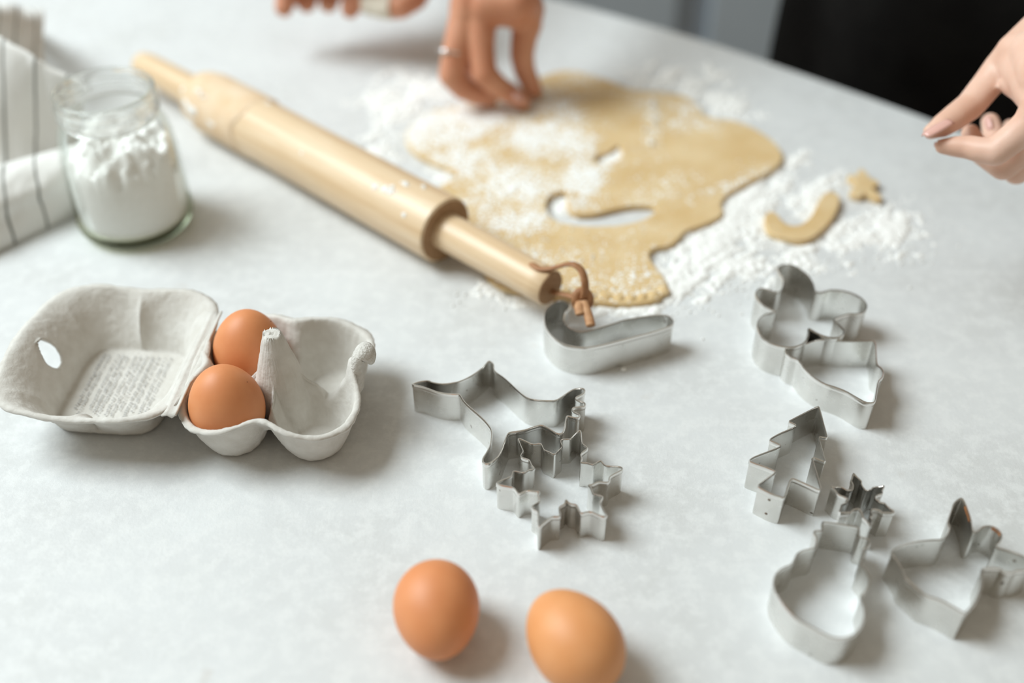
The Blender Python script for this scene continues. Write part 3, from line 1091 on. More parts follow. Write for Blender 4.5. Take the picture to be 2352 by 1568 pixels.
# knot: a turn and a half round the two ends
kn = []
kc = at(1338, 690, 0.0315) - Vector(pin.location)
for i in range(34):
    a = i / 33 * 2 * pi * 1.6
    kn.append(kc + Vector((0.0044 * cos(a), 0.0026 * sin(a), 0.0044 * sin(a) + (i / 33 - 0.5) * 0.004)))
v, f = tube(kn, 0.0033, 10, flat=0.75)
obj('strap_knot', v, f, M['leather'], so)
v, f = tube(on_pin(wpath([(1332, 694, 0.0315), (1330, 706, 0.0325), (1333, 722, 0.031)], 6)), 0.0032, 8, flat=0.6)
obj('strap_tail', v, f, M['leather_cut'], so)
v, f = tube(on_pin(wpath([(1341, 694, 0.032), (1347, 712, 0.0315), (1353, 730, 0.0295), (1357, 748, 0.0275)], 6)), 0.0032, 8, flat=0.7)
obj('strap_tail', v, f, M['leather_cut'], so)

# ------------------------------------------------------------------ jar of flour
JX, JY = -0.2910, 0.7050
jar = empty('glass_jar', (JX, JY, 0))
tag(jar, 'clear glass screw top jar without lid filled with flour', 'jar')
outer = [(0.006, 0.0012), (0.028, 0.0012), (0.034, 0.0), (0.0395, 0.0018), (0.0425, 0.007), (0.0435, 0.014), (0.0432, 0.035), (0.0425, 0.060), (0.0415, 0.074), (0.0395, 0.083),
         (0.0365, 0.0895), (0.0348, 0.093)]
inner = [(0.0325, 0.093), (0.0335, 0.0905), (0.0365, 0.0835), (0.0388, 0.074), (0.0398, 0.060), (0.0405, 0.035), (0.0405, 0.014), (0.0390, 0.0075), (0.036, 0.0045), (0.006, 0.0042)]
neck = [(0.0348, 0.0931), (0.0345, 0.0955), (0.0352, 0.0962), (0.0363, 0.0972), (0.0365, 0.0982), (0.0358, 0.0992), (0.0347, 0.1002), (0.0347, 0.1022),
        (0.0358, 0.1030), (0.0364, 0.1042), (0.0357, 0.1054), (0.0348, 0.1062), (0.0348, 0.1095), (0.0357, 0.1108), (0.0358, 0.1126), (0.0348, 0.1140), (0.0334, 0.1140), (0.0323, 0.1128),
        (0.0321, 0.108), (0.0321, 0.098), (0.0325, 0.0931), (0.0348, 0.0931)]
v, f = lathe(outer + inner, 72, True, True)
obj('glass_body', v, f, M['glass'], jar)
v, f = lathe(neck, 72)
obj('screw_neck', v, f, M['glass_neck'], jar)
v, f = lathe([(0.002, 0.0004), (0.027, 0.0004), (0.0338, 0.0001), (0.0398, 0.0018), (0.0428, 0.0068), (0.0437, 0.011), (0.0408, 0.011), (0.0392, 0.0072), (0.036, 0.0046), (0.002, 0.0046)], 72, True, True)
obj('glass_base', v, f, M['glass_base'], jar)
# flour inside, resting on the jar's floor
prof = [(0.006, 0.0049), (0.0355, 0.0051), (0.0386, 0.0078), (0.0401, 0.0142), (0.0401, 0.035), (0.0395, 0.052)]
n = 96
v, f = lathe(prof, n, False, True)
K = 26
b0 = (len(prof) - 1) * n
rings = [b0]
for k in range(1, K):
    rings.append(len(v))
    for i in range(n):
        a = 2 * pi * i / n
        rr = 1 - k / K
        x, y = rr * cos(a), rr * sin(a)
        e = float(vnoise2(np.array([x * 3.1 + 20]), np.array([y * 3.1 + 20]), 5, 5, 0.6)[0]) - 0.5
        e2 = float(vnoise2(np.array([x * 9 + 40]), np.array([y * 9 + 20]), 9, 3, 0.6)[0]) - 0.5
        zz = 0.058 + 0.021 * (1 - rr ** 2) + 0.022 * max(0, y) * rr + 0.024 * e + 0.006 * e2
        # clings to the wall, ragged rim
        R = 0.0395 - 0.0001
        hi = 0.0405 * 1.0 - 0.002 - max(0, zz - 0.070) * 0.30
        v.append((min(hi, R) * x, min(hi, R) * y, zz))
for k in range(K - 1):
    for i in range(n):
        l = (i + 1) % n
        f.append((rings[k] + i, rings[k] + l, rings[k + 1] + l, rings[k + 1] + i))
f.append(tuple(rings[-1] + i for i in range(n)))
fl = obj('flour', v, f, M['flour'], None)
fl.location = (JX, JY, 0)
tag(fl, 'white flour heaped inside the glass jar', 'flour', kind='stuff')

# ------------------------------------------------------------------ striped towel
rows = [((-60, 585, .0010), (215, 462, .0010)), ((-60, 600, .0010), (217, 470, .0010)), ((-68, 580, .010), (212, 450, .010)), ((-80, 535, .022), (205, 415, .022)), ((-82, 500, .032), (198, 388, .032)),
        ((-84, 455, .041), (192, 358, .040)), ((-82, 415, .044), (188, 338, .043)), ((-78, 402, .038), (184, 334, .037)), ((-75, 408, .024), (182, 338, .022)),
        ((-72, 385, .026), (182, 330, .024)), ((-72, 300, .050), (184, 296, .038)), ((-75, 190, .085), (187, 245, .060)), ((-80, 80, .116), (190, 206, .080)), ((-82, 50, .122), (192, 196, .085)),
        ((-80, 58, .118), (190, 196, .080)), ((-76, 110, .085), (160, 200, .055)), ((-72, 140, .060), (120, 190, .035)), ((-70, 120, .070), (102, 150, .045)), ((-66, 60, .095), (100, 95, .062)),
        ((-60, 15, .108), (98, 45, .075)), ((-55, 5, .100), (92, 25, .070)), ((-50, 10, .060), (86, 35, .040)), ((-48, 30, .002), (82, 70, .002))]
Lc = catmull([at(*r[0]) for r in rows], 6)
Rc = catmull([at(*r[1]) for r in rows], 6)
NS = 60
v, f, uvs = [], [], []
for i in range(len(Lc)):
    for j in range(NS + 1):
        s = j / NS
        p = Lc[i] * (1 - s) + Rc[i] * s
        g = float(vnoise2(np.array([s * 5 + 3]), np.array([i * 0.09 + 7]), 3, 3)[0]) - 0.5
        g2 = float(vnoise2(np.array([s * 4 + 13]), np.array([i * 0.12 + 2]), 8, 2)[0]) - 0.5
        k = min(1, max(0, (p[2] - 0.002) / 0.02))
        v.append((p[0] + 0.006 * g2 * k, p[1] + 0.007 * g * k, max(0.0008, p[2] + 0.004 * g2 * k)))
        uvs.append((s + 0.035 * g2 * 0.8, i / len(Lc)))
for i in range(len(Lc) - 1):
    for j in range(NS):
        a = i * (NS + 1) + j
        f.append((a, a + 1, a + NS + 2, a + NS + 1))
tw = obj('kitchen_towel', v, f, M['towel'], None)
uvl = tw.data.uv_layers.new(name='UVMap')
for lp in tw.data.loops:
    uvl.data[lp.index].uv = uvs[lp.vertex_index]
add_mod(tw, 'SOLIDIFY', thickness=0.0012, offset=1.0)
tag(tw, 'folded white kitchen towel with thin dark stripes behind the jar', 'towel')

# ------------------------------------------------------------------ dough
def poly_solid(name, outlines, z0, thick, bev, m, parent=None, smooth_it=2):
    cu = bpy.data.curves.new(name, 'CURVE')
    cu.dimensions = '2D'
    cu.fill_mode = 'BOTH'
    cu.extrude = thick / 2 - bev
    cu.bevel_depth = bev
    cu.bevel_resolution = 2
    for ol in outlines:
        P = chaikin([[p[0], p[1]] for p in ol], smooth_it)
        sp = cu.splines.new('POLY')
        sp.points.add(len(P) - 1)
        for i, p in enumerate(P):
            sp.points[i].co = (p[0], p[1], 0, 1)
        sp.use_cyclic_u = True
    tmp = bpy.data.objects.new(name + '_c', cu)
    COL.objects.link(tmp)
    dg = bpy.context.evaluated_depsgraph_get()
    me = bpy.data.meshes.new_from_object(tmp.evaluated_get(dg))
    bpy.data.objects.remove(tmp)
    me.materials.clear()
    me.materials.append(m)
    o = bpy.data.objects.new(name, me)
    o.location = (0, 0, z0 + thick / 2)
    return link(o, parent)


DT = 0.0052
dough_px = [(1240, 178), (1290, 161), (1340, 166), (1400, 186), (1450, 208), (1490, 210), (1530, 212), (1575, 222), (1602, 240), (1612, 262), (1640, 275), (1680, 275),
            (1720, 289), (1760, 312), (1785, 335), (1798, 358), (1788, 375), (1768, 390), (1740, 405), (1700, 425), (1665, 445), (1650, 468), (1662, 490), (1622, 510),
            (1572, 525), (1556, 545), (1540, 560), (1500, 565), (1484, 582), (1500, 610), (1525, 640), (1532, 665), (1505, 688), (1450, 696), (1380, 692), (1320, 682),
            (1240, 674), (1165, 662), (1128, 645), (1105, 600), (1075, 560), (1040, 480), (1000, 444), (1010, 428), (1060, 405), (1045, 388), (985, 368), (935, 335),
            (938, 292), (980, 255), (1060, 236), (1150, 232), (1200, 200)]
c_dh = crop(780, 120, 2.138)
hole_px = [(1130, 760), (1150, 790), (1240, 790), (1330, 765), (1430, 745), (1530, 745), (1570, 765), (1555, 790), (1500, 825), (1400, 850), (1250, 860), (1120, 850),
           (1040, 820), (1005, 770), (1010, 720), (1040, 690), (1100, 675), (1130, 690), (1120, 720)]
hole2_px = [(1258, 498), (1300, 494), (1335, 475), (1368, 445), (1395, 470), (1392, 520), (1340, 545), (1280, 548), (1235, 525)]
dough_out = [at(x, y, DT) for x, y in dough_px]
hole_a = [c_dh(x, y, DT) for x, y in hole_px]
hole_b = [c_dh(x, y, DT) for x, y in hole2_px]
dough = poly_solid('rolled_dough', [dough_out, hole_a, hole_b], 0.0, DT, 0.0012, M['dough'])
tag(dough, 'flat sheet of rolled beige cookie dough with cut out holes', 'dough')
for i, (px_, py_, w_) in enumerate(((1300, 679, 0.0050), (1328, 683, 0.0042), (1356, 688, 0.0050), (1388, 691, 0.0058), (1420, 693, 0.0046), (1447, 694, 0.0050), (1474, 692, 0.0042), (1500, 687, 0.0050), (1522, 675, 0.0044))):
    p = at(px_, py_, 0.0)
    bm = bmesh.new()
    bmesh.ops.create_icosphere(bm, subdivisions=3, radius=1)
    for q in bm.verts:
        q.co = Vector((q.co.x * w_, q.co.y * 0.0052, q.co.z * 0.0031)) * (1 + 0.10 * sin(q.co.x * 6 + i) * cos(q.co.y * 5))
    bmesh.ops.rotate(bm, cent=(0, 0, 0), matrix=Matrix.Rotation(radians(-6 + 5 * (i % 3)), 3, 'Z'), verts=bm.verts)
    bmesh.ops.translate(bm, vec=(p.x, p.y - 0.0012, 0.0036 - dough.location.z), verts=bm.verts)
    from_bm('edge_lump', bm, M['dough'], dough)
c_ck = crop(1660, 360, 4.3556)
o = poly_solid('dough_crescent', [[c_ck(x, y, 0.006) for x, y in ((430, 590), (470, 545), (530, 560), (580, 640), (660, 690), (760, 695), (850, 650), (920, 560), (970, 450), (1020, 370), (1090, 345),
                                                                   (1155, 380), (1165, 450), (1110, 570), (1050, 660), (960, 740), (880, 800), (780, 825), (660, 800), (540, 770), (450, 720))]], 0.0, 0.006, 0.0012, M['dough'])
tag(o, 'curved crescent strip of cut dough lying in scattered flour', 'dough piece')
o = poly_solid('dough_star', [[c_ck(x, y, 0.006) for x, y in ((1255, 190), (1290, 180), (1350, 190), (1370, 130), (1400, 120), (1440, 170), (1470, 215), (1550, 240), (1555, 270), (1500, 290), (1480, 310),
                                                               (1560, 370), (1590, 405), (1560, 412), (1480, 375), (1420, 345), (1380, 385), (1340, 380), (1275, 350), (1330, 300), (1350, 250), (1290, 215))]], 0.0, 0.006, 0.001, M['dough'], smooth_it=1)
tag(o, 'small star cut from dough at the right of the crescent strip', 'dough piece')
pc = at(1213, 214, 0.012)
v, f = [], []
bm = bmesh.new()
bmesh.ops.create_icosphere(bm, subdivisions=3, radius=1)
for q in bm.verts:
    q.co = Vector((q.co.x * 0.010, q.co.y * 0.008, q.co.z * 0.0055)) * (1 + 0.18 * sin(q.co.x * 5) * cos(q.co.y * 4 + 1))
bmesh.ops.translate(bm, vec=(pc.x + 0.004, pc.y + 0.006, DT + 0.005), verts=bm.verts)
tag(from_bm('dough_scrap', bm, M['dough']), 'pinch of yellow dough under the fingertips of the reaching hand', 'dough piece')

# ------------------------------------------------------------------ scattered flour (real relief)
def gsum(X, Y, blobs):
    d = np.zeros_like(X)
    for (x, y, rx, ry, w, ang) in blobs:
        c, s = cos(radians(ang)), sin(radians(ang))
        dx, dy = X - x, Y - y
        a = (dx * c + dy * s) / rx
        b = (-dx * s + dy * c) / ry
        d = np.maximum(d, w * np.exp(-(a * a + b * b) ** 1.3 * 0.7))
    return d


ico = bmesh.new()
bmesh.ops.create_icosphere(ico, subdivisions=1, radius=1)
ICO_V = [q.co.copy() for q in ico.verts]
ICO_F = [[q.index for q in fc.verts] for fc in ico.faces]
ico.free()


def flour_relief(name, label, x0, x1, y0, y1, step, base_z, blobs, keep, hmax, seed, nsc, cut=0.52, coarse=1.1, fine=1.1, crumbs=0, extra=(), grain=475):
    """powder lying in patches: a thin relief kept only where flour lies, plus loose crumbs"""
    xs, ys = np.arange(x0, x1, step), np.arange(y0, y1, step)
    X, Y = np.meshgrid(xs, ys)
    P = np.stack([X, Y, np.zeros_like(X) + base_z], -1)
    U, V = pix(P)
    dens = gsum(U, V, blobs)
    # streaks swept roughly across the table, plus fine grain
    n1 = vnoise2((X * 0.75 + Y * 0.66) * nsc * 0.55 + 50, (-X * 0.66 + Y * 0.75) * nsc * 1.1 + 50, seed, 4, 0.6)
    n2 = vnoise2(X * grain + 90, Y * grain + 30, seed + 1, 2, 0.6)
    hgt = dens * 1.05 + (n1 - 0.5) * coarse + (n2 - 0.5) * fine - cut
    ok = keep(X, Y) & (dens > 0.05)
    hgt = np.where(ok, hgt, -1)
    on = hgt > 0
    zz = base_z + np.where(on, 0.0001 + hmax * np.sqrt(np.clip(hgt, 0, 1)), -0.0003)
    cell = on[:-1, :-1] | on[1:, :-1] | on[:-1, 1:] | on[1:, 1:]
    H_, W_ = X.shape
    idx = np.arange(H_ * W_).reshape(H_, W_)
    fa = np.stack([idx[:-1, :-1][cell], idx[:-1, 1:][cell], idx[1:, 1:][cell], idx[1:, :-1][cell]], -1)
    used, inv = np.unique(fa.ravel(), return_inverse=True)
    jit = (rng.random((len(used), 2)) - 0.5) * step * 0.6
    co = np.stack([X.ravel()[used] + jit[:, 0], Y.ravel()[used] + jit[:, 1], zz.ravel()[used]], -1).tolist()
    fcs = inv.reshape(-1, 4).tolist()
    pts = list(extra)
    for _ in range(crumbs):
        bx = random.choice(blobs)
        pts.append((bx[0] + random.gauss(0, bx[2] * 0.9), bx[1] + random.gauss(0, bx[3] * 0.9), random.uniform(0.0004, 0.0012)))
    for px_, py_, sz in pts:
        p = at(px_, py_, base_z)
        if not keep(np.array([[p.x]]), np.array([[p.y]]))[0, 0]:
            continue
        b0, sq = len(co), random.uniform(0.45, 0.8)
        co += [(p.x + q.x * sz * random.uniform(0.7, 1.3), p.y + q.y * sz, base_z + sz * sq * 0.7 + q.z * sz * sq) for q in ICO_V]
        fcs += [[b0 + i for i in fc] for fc in ICO_F]
    o = obj(name, co, fcs, M['flour'])
    return tag(o, label, 'flour', kind='stuff')


dl = [(p[0], p[1]) for p in chaikin([[p[0], p[1]] for p in dough_out], 2)]
ha = [(p[0], p[1]) for p in chaikin([[p[0], p[1]] for p in hole_a], 2)]
hb = [(p[0], p[1]) for p in chaikin([[p[0], p[1]] for p in hole_b], 2)]


def on_dough(X, Y):
    return inside(dl, X, Y) & ~inside(ha, X, Y) & ~inside(hb, X, Y)


table_blobs = [(905, 255, 95, 75, 0.66, 0), (960, 215, 90, 40, 0.7, 0), (850, 300, 60, 50, 0.5, 20), (880, 350, 60, 20, 0.5, 30), (1000, 330, 60, 50, 0.6, 0), (1080, 210, 100, 35, 0.6, 0),
               (1010, 400, 70, 22, 0.55, 25), (1560, 190, 110, 35, 0.6, 15), (1660, 240, 90, 30, 0.7, 15), (1640, 170, 60, 25, 0.45, 20), (1480, 180, 60, 25, 0.6, 10),
               (1700, 480, 110, 90, 0.88, -25), (1610, 580, 110, 70, 0.92, -20), (1780, 400, 80, 45, 0.7, -20), (1850, 470, 90, 70, 0.62, -20), (1900, 560, 130, 60, 0.62, -12), (2030, 520, 100, 50, 0.75, -10),
               (1690, 620, 90, 45, 0.8, 0), (1540, 640, 60, 70, 0.8, 0), (1600, 660, 60, 40, 0.5, 0), (1420, 712, 130, 18, 0.75, 0), (1200, 690, 110, 16, 0.75, 12), (1120, 655, 40, 18, 0.85, 15), (1160, 665, 40, 20, 0.8, 15),
               (1345, 480, 110, 16, 0.42, 0), (1300, 470, 40, 30, 0.7, 0), (1410, 365, 60, 30, 1.0, 0), (1900, 410, 40, 25, 0.5, 0), (2090, 590, 40, 15, 0.45, 0), (1740, 660, 50, 15, 0.5, 0)]
flour_relief('scattered_flour', 'white flour scattered on the worktop around the dough', -0.26, 0.46, 0.52, 1.02, 0.0012, 0.0, table_blobs,
             lambda X, Y: ~inside(dl, X, Y) | inside(ha, X, Y) | inside(hb, X, Y), 0.0030, 21, 95, 0.55, 1.5, 0.8, 1400, ((1432, 850, 0.0022), (1420, 838, 0.001)))
dough_blobs = [(1000, 290, 110, 55, 1.0, 0), (1110, 270, 150, 45, 0.9, 0), (1250, 320, 120, 60, 0.8, 10), (1340, 400, 60, 60, 0.95, 0), (1180, 420, 130, 70, 0.78, 10), (1240, 240, 90, 40, 0.75, 0),
               (1190, 500, 90, 40, 0.85, 0), (1090, 470, 60, 30, 0.6, 0), (1060, 370, 90, 40, 0.8, 0), (1150, 570, 90, 40, 0.6, 20), (1260, 590, 160, 30, 0.45, 0), (1380, 570, 120, 30, 0.36, 0), (1360, 650, 170, 40, 0.5, 0),
               (1450, 675, 90, 20, 0.6, 0), (1290, 270, 70, 40, 0.6, 0), (1330, 180, 50, 15, 0.4, 0), (1500, 290, 22, 60, 0.5, 0), (1590, 245, 70, 18, 0.45, 0), (1340, 465, 60, 20, 0.75, 0), (1750, 395, 50, 15, 0.5, -20), (1640, 440, 70, 15, 0.42, -20),
               (1570, 290, 80, 20, 0.4, 0), (1420, 440, 160, 90, 0.22, 0), (1450, 250, 120, 50, 0.22, 0)]
flour_relief('dusting_flour', 'white flour dusted over the rolled dough sheet', -0.16, 0.32, 0.55, 0.98, 0.00085, DT, dough_blobs, on_dough, 0.0006, 33, 62, 0.66, 0.9, 1.9, 400,
             ((1500, 232, 0.003), (1497, 242, 0.003), (1500, 280, 0.003), (1506, 284, 0.002), (1495, 330, 0.003), (1480, 300, 0.002), (1520, 300, 0.0015), (1505, 255, 0.0018)), 620)

# ------------------------------------------------------------------ people: hands and clothing
def body_mesh(name, chains, voxel, m, parent, smooth_it=10, ellipsoids=()):
    """tapered capsules fused into one continuous skin"""
    bm = bmesh.new()
    for ch in chains:
        for i, (p, r) in enumerate(ch):
            p = Vector(p)
            q = bmesh.ops.create_icosphere(bm, subdivisions=3, radius=r)
            bmesh.ops.translate(bm, vec=p, verts=q['verts'])
            if i:
                a, ra = Vector(ch[i - 1][0]), ch[i - 1][1]
                dv = p - a
                L = dv.length
                if L < 1e-5:
                    continue
                q = bmesh.ops.create_cone(bm, cap_ends=True, segments=24, radius1=ra * 0.995, radius2=r * 0.995, depth=L)
                Mx = Matrix.Translation((a + p) / 2) @ dv.to_track_quat('Z', 'Y').to_matrix().to_4x4()
                bmesh.ops.transform(bm, matrix=Mx, verts=q['verts'])
    for c, rot, s in ellipsoids:
        q = bmesh.ops.create_icosphere(bm, subdivisions=3, radius=1)
        bmesh.ops.transform(bm, matrix=Matrix.Translation(c) @ rot @ Matrix.Diagonal((*s, 1)), verts=q['verts'])
    o = from_bm(name, bm, m, parent)
    o.matrix_parent_inverse = Matrix.Translation(-Vector(parent.location))
    add_mod(o, 'REMESH', mode='VOXEL', voxel_size=voxel, use_smooth_shade=True)
    add_mod(o, 'SMOOTH', factor=0.5, iterations=smooth_it)
    return o


def nail(parent, p, direction, normal, L=0.0125, W=0.0088, tip=True):
    d = Vector(direction).normalized()
    n = Vector(normal)
    n = (n - d * n.dot(d)).normalized()
    s = n.cross(d)
    v, f = [], []
    for i in range(9):
        a = i / 8
        for j in range(7):
            b = j / 6 * 2 - 1
            wl = W / 2 * (0.86 + 0.14 * sin(pi * min(1, a * 1.1))) * (1.0 if a < 0.75 else sqrt(max(0.05, 1 - ((a - 0.75) / 0.25) ** 2 * 0.75)))
            v.append(Vector(p) + d * (a - 0.5) * L + s * b * wl + n * (-0.0020 * b * b - 0.0006 * (a - 0.5) ** 2 * 4))
    for i in range(8):
        for j in range(6):
            a = i * 7 + j
            f.append((a, a + 1, a + 8, a + 7))
    o = obj('fingernail', v, f, M['nail'], parent)
    add_mod(o, 'SOLIDIFY', thickness=0.0007, offset=0.0)
    return o


# --- person in black at the right, hand held over the table
pr_ = tag(empty('person', (0.553, 1.07, FLOOR_Z)), 'person in black clothing at the right, holding thumb and finger together', 'person')
c4 = crop(2050, 60, 3.92)
wrist = Vector((0.372, 0.690, 0.176))
elbow = Vector((0.530, 0.850, 0.275))
shoulder = Vector((0.46, 1.06, 0.50))
th = [(c4(345, 950, .1215), .0052), (c4(450, 895, .1235), .0079), (c4(560, 820, .1265), .0090), (c4(700, 715, .130), .0096), (c4(850, 530, .139), .0102), (c4(985, 375, .148), .0118), (c4(1130, 245, .160), .0145), (wrist, .0215)]
ix = [(c4(455, 1082, .1165), .0052), (c4(560, 1083, .1175), .0068), (c4(690, 1090, .1190), .0078), (c4(800, 1115, .1205), .0083), (c4(925, 1130, .1220), .0092), (c4(1080, 1010, .1300), .0098), (c4(1240, 880, .1400), .0108), (c4(1330, 740, .149), .0125), (wrist, .0205)]
dy = Vector((0, 0.012, -0.008))
md = [(c4(700, 960, .108), .0062), (c4(740, 1060, .104), .0074), (c4(820, 1150, .102), .0080), (c4(1000, 1265, .103), .0090), (c4(1180, 1110, .115), .0098), (c4(1340, 930, .132), .0112), (c4(1400, 780, .145), .0125), (wrist, .0205)]
rg = [(c4(880, 860, .098), .0064), (c4(905, 960, .094), .0074), (c4(960, 1120, .090), .0080), (c4(1120, 1310, .090), .0088), (c4(1280, 1160, .104), .0096), (c4(1420, 980, .122), .0110), (wrist, .0200)]
pk = [(c4(1060, 900, .088), .0052), (c4(1100, 1010, .084), .0062), (c4(1180, 1190, .082), .0070), (c4(1290, 1290, .083), .0078), (c4(1400, 1150, .098), .0086), (c4(1500, 1000, .115), .0100), (wrist, .0190)]
web = [(c4(1090, 520, .147), .0085), (c4(1200, 560, .149), .0105), (c4(1300, 640, .150), .0120)]
web2 = [(c4(1130, 330, .156), .0135), (c4(1230, 480, .154), .0135), (c4(1330, 680, .150), .0125)]
palm = [(c4(1280, 250, .165), .0165), (c4(1380, 480, .160), .0170), (c4(1450, 760, .148), .0150), (c4(1500, 900, .13), .0135)]
arm = [(wrist, .0215), (wrist.lerp(elbow, 0.15), .0225), (wrist.lerp(elbow, 0.5), .031), (wrist.lerp(elbow, 0.8), .037), (elbow, .037), (elbow.lerp(shoulder, 0.5), .043), (shoulder, .052)]
b_ = body_mesh('body', [th, ix, md, rg, pk, web, web2, palm, arm], 0.0013, M['skin_pale'], pr_, 8)
dth = c4(345, 950, .1215) - c4(560, 820, .1265)
nail(b_, c4(395, 900, .1290), dth, (-0.45, 0.05, 0.85), 0.0215, 0.0105)
nail(b_, c4(462, 1092, .1125), c4(455, 1082, .1165) - c4(690, 1090, .119), (-0.2, -0.75, -0.55), 0.012, 0.0078)
nail(b_, c4(840, 880, .100), c4(880, 860, .098) - c4(905, 960, .094), (-1.0, -0.1, 0.1), 0.012, 0.0080)
def clothing(name, parent, hw, hd, m, NZ=70, NA=96):
    """long loose garment from the floor to the neck"""
    v, f = [], []
    for j in range(NZ + 1):
        z = FLOOR_Z + 0.06 + (0.60 - FLOOR_Z - 0.06) * j / NZ
        wx = hw - 0.05 * smooth01((z - 0.05) / 0.15) + 0.03 * smooth01((z - 0.25) / 0.2)
        wy = hd - 0.02 * smooth01((z - 0.05) / 0.2)
        if z > 0.46:
            k = smooth01((z - 0.46) / 0.14)
            wx = wx * (1 - k) + 0.065 * k
            wy = wy * (1 - k) + 0.06 * k
        for i in range(NA):
            a = 2 * pi * i / NA
            fold = 0.009 * sin(a * 7 + z * 3) * (1 - smooth01((z - 0.1) / 0.3)) + 0.006 * sin(a * 3 + z * 9)
            v.append(((wx + fold) * cos(a), (wy + fold) * sin(a), z - FLOOR_Z))
    for j in range(NZ):
        for i in range(NA):
            l = (i + 1) % NA
            f.append((j * NA + i, j * NA + l, (j + 1) * NA + l, (j + 1) * NA + i))
    f.append(tuple(NZ * NA + i for i in range(NA)))
    f.append(tuple(reversed(range(NA))))
    return obj(name, v, f, m, parent)


clothing('black_clothing', pr_, 0.265, 0.155, M['black_cloth'])
sl = body_mesh('sleeve', [[(wrist.lerp(elbow, 0.62), .043), (elbow, .045), (elbow.lerp(shoulder, 0.5), .052), (shoulder, .062)]], 0.004, M['black_cloth'], pr_, 6)

# --- reaching hand above the dough
p2 = tag(empty('person', (-0.135, 1.44, FLOOR_Z)), 'person reaching a hand down to pinch dough at the top centre', 'person')
c5 = crop(1000, 0, 5.807)
Y_ = Vector((0, 1, 0))
wr = Vector((0.004, 0.930, 0.150))
el = Vector((0.060, 1.150, 0.250))
ixm = [(c5(1165, 1350, .0135), .0074), (c5(1020, 1265, .0205), .0088), (c5(850, 1160, .0295), .0098), (c5(650, 980, .043), .0112), (c5(610, 620, .063), .0118), (c5(610, 260, .083), .0135), (c5(640, -20, .1), .0155), (wr, .0220)]
mdm = [(c5(720, 1320, .0140), .0076), (c5(540, 1260, .020), .0092), (c5(370, 1180, .027), .0102), (c5(215, 1000, .040), .0116), (c5(280, 640, .061), .0120), (c5(390, 260, .081), .0140), (c5(490, -40, .1), .0155), (wr, .0220)]
rgm = [(c5(700, 1170, .015) + Y_ * .016, .0070), (c5(570, 1110, .021) + Y_ * .018, .0084), (c5(430, 990, .031) + Y_ * .02, .0092), (c5(350, 830, .044) + Y_ * .022, .0104), (c5(330, 520, .064) + Y_ * .02, .0108), (c5(370, 180, .084) + Y_ * .016, .0128), (c5(470, -80, .105) + Y_ * .01, .0145), (wr, .0215)]
pkm = [(c5(640, 1000, .022) + Y_ * .03, .0058), (c5(540, 920, .032) + Y_ * .032, .0070), (c5(460, 800, .045) + Y_ * .034, .0082), (c5(420, 520, .066) + Y_ * .034, .0090), (c5(420, 200, .088) + Y_ * .028, .0110), (wr, .0200)]
thm = [(c5(1325, 1210, .0145), .0072), (c5(1260, 1090, .023), .0092), (c5(1190, 940, .033), .0100), (c5(1155, 740, .047), .0108), (c5(1180, 520, .061), .0116), (c5(1220, 320, .073), .0138), (c5(1200, 130, .086), .0170), (c5(1110, -30, .102), .0190), (wr, .0225)]
webm = [(c5(780, 150, .089), .0135), (c5(940, 165, .088), .0125), (c5(1090, 190, .085), .0135)]
palmm = [(c5(700, 40, .097), .0180), (c5(900, 20, .099), .0180), (c5(1080, 20, .1), .0180)]
armm = [(wr, .0215), (wr.lerp(el, 0.25), .024), (wr.lerp(el, 0.6), .033), (el, .038)]
b2_ = body_mesh('body', [ixm, mdm, rgm, pkm, thm, webm, palmm, armm], 0.0014, M['skin'], p2, 8)
nail(b2_, c5(1120, 1290, .0245), c5(1170, 1355, .0125) - c5(850, 1170, .0285), (0.1, -0.4, 0.8), 0.011, 0.0085)
nail(b2_, c5(600, 1150, .024), c5(690, 1180, .014) - c5(420, 1000, .030), (0, -0.7, 0.7), 0.011, 0.0080)
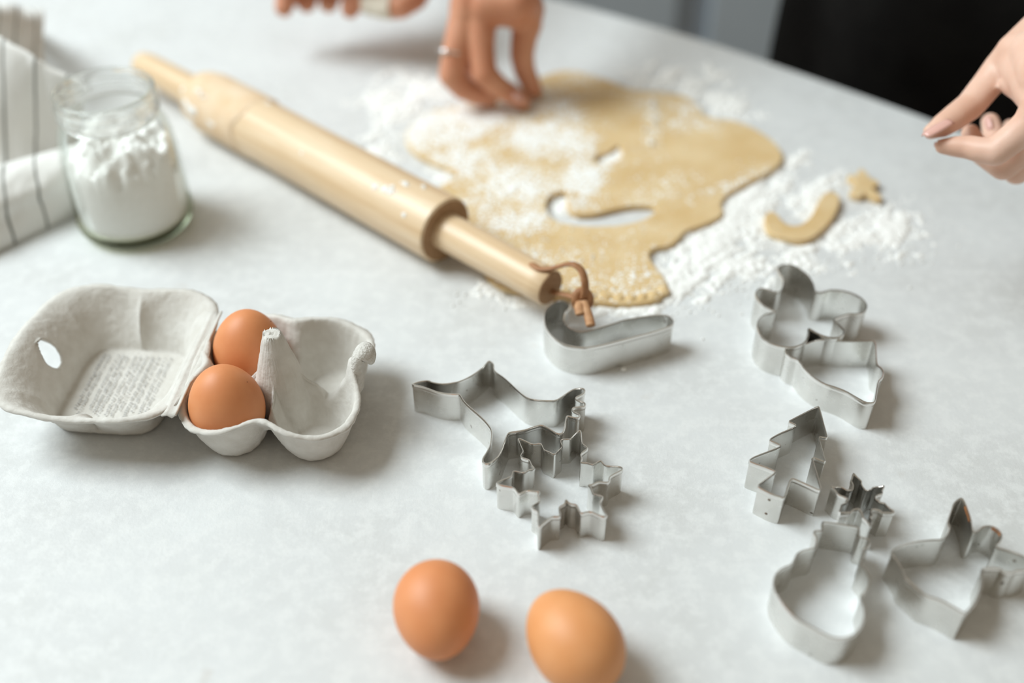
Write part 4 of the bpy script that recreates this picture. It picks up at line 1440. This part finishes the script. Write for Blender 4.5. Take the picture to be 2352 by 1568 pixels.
# ring with a small stone on the outer finger
rc = c5(215, 690, .058)
dirv = (c5(180, 1010, .040) - c5(240, 640, .061)).normalized()
e1 = dirv.orthogonal().normalized()
e2 = dirv.cross(e1)
base_ = Vector(p2.location)
v, f = tube([rc - base_ + (e1 * cos(2 * pi * i / 40) + e2 * sin(2 * pi * i / 40)) * 0.0126 for i in range(40)], 0.0010, 8, closed=True)
rg_o = tag(obj('finger_ring', [q + base_ for q in v], f, M['silver']), 'silver finger ring with a bright stone on the reaching hand', 'ring')
bm = bmesh.new()
bmesh.ops.create_icosphere(bm, subdivisions=2, radius=0.0028)
bmesh.ops.translate(bm, vec=c5(125, 700, .061), verts=bm.verts)
from_bm('stone', bm, M['nail_tip'], rg_o)
sv = body_mesh('sleeve', [[(wr.lerp(el, 0.75), .043), (el, .046), (Vector((0.02, 1.42, 0.49)), .058)]], 0.004, M['brown_cloth'], p2, 6)

# --- fingertips at the top left
p3 = tag(empty('person', (-0.58, 1.56, FLOOR_Z)), "person's half closed hand with a bandaged finger at the top edge", 'person')
Zt = 0.060
w3 = at(900, -190, 0.115)
e3 = w3 + Vector((-0.02, 0.22, 0.10))


def fing(tipx, tipy, dx, zt, r0):
    return [(at(tipx, tipy, zt), r0 * 0.78), (at(tipx + dx * 0.25, tipy - 22, zt + 0.006), r0 * 0.92), (at(tipx + dx * 0.5, tipy - 50, zt + 0.018), r0), (at(tipx + dx, tipy - 95, zt + 0.040), r0 * 1.1),
            (at(tipx + dx * 1.5 + 30, tipy - 150, zt + 0.050), r0 * 1.35), (w3, .021)]


f1 = fing(652, 18, 20, 0.050, .0112)
f2 = fing(704, 8, 22, 0.050, .0116)
f3 = fing(754, 8, 24, 0.052, .0116)
f4 = fing(804, 22, 20, 0.054, .0110)
t3 = [(at(826, 4, .060), .0086), (at(848, 6, .060), .0100), (at(885, 14, .060), .0112), (at(920, 14, .061), .0118), (at(950, -8, .066), .0135), (at(970, -60, .078), .0170), (at(940, -130, .098), .0200), (w3, .022)]
pm = [(at(690, -75, .090), .017), (at(770, -80, .092), .018), (at(850, -80, .094), .018), (at(930, -90, .095), .018)]
a3 = [(w3, .022), (w3.lerp(e3, 0.4), .027), (e3, .037)]
b3 = body_mesh('body', [f1, f2, f3, f4, t3, pm, a3], 0.0014, M['skin'], p3, 8)
base_ = Vector(p3.location)
bp = [at(845, 4, .060), at(865, 9, .060), at(885, 14, .060), at(902, 15, .0605)]
v, f = tube(catmull(bp, 4), 0.0122, 20)
obj('bandage', v, f, M['bandage'], b3)
sv = body_mesh('sleeve', [[(w3.lerp(e3, 0.75), .042), (e3, .046), (Vector((-0.43, 1.54, 0.49)), .058)]], 0.004, M['brown_cloth'], p3, 6)
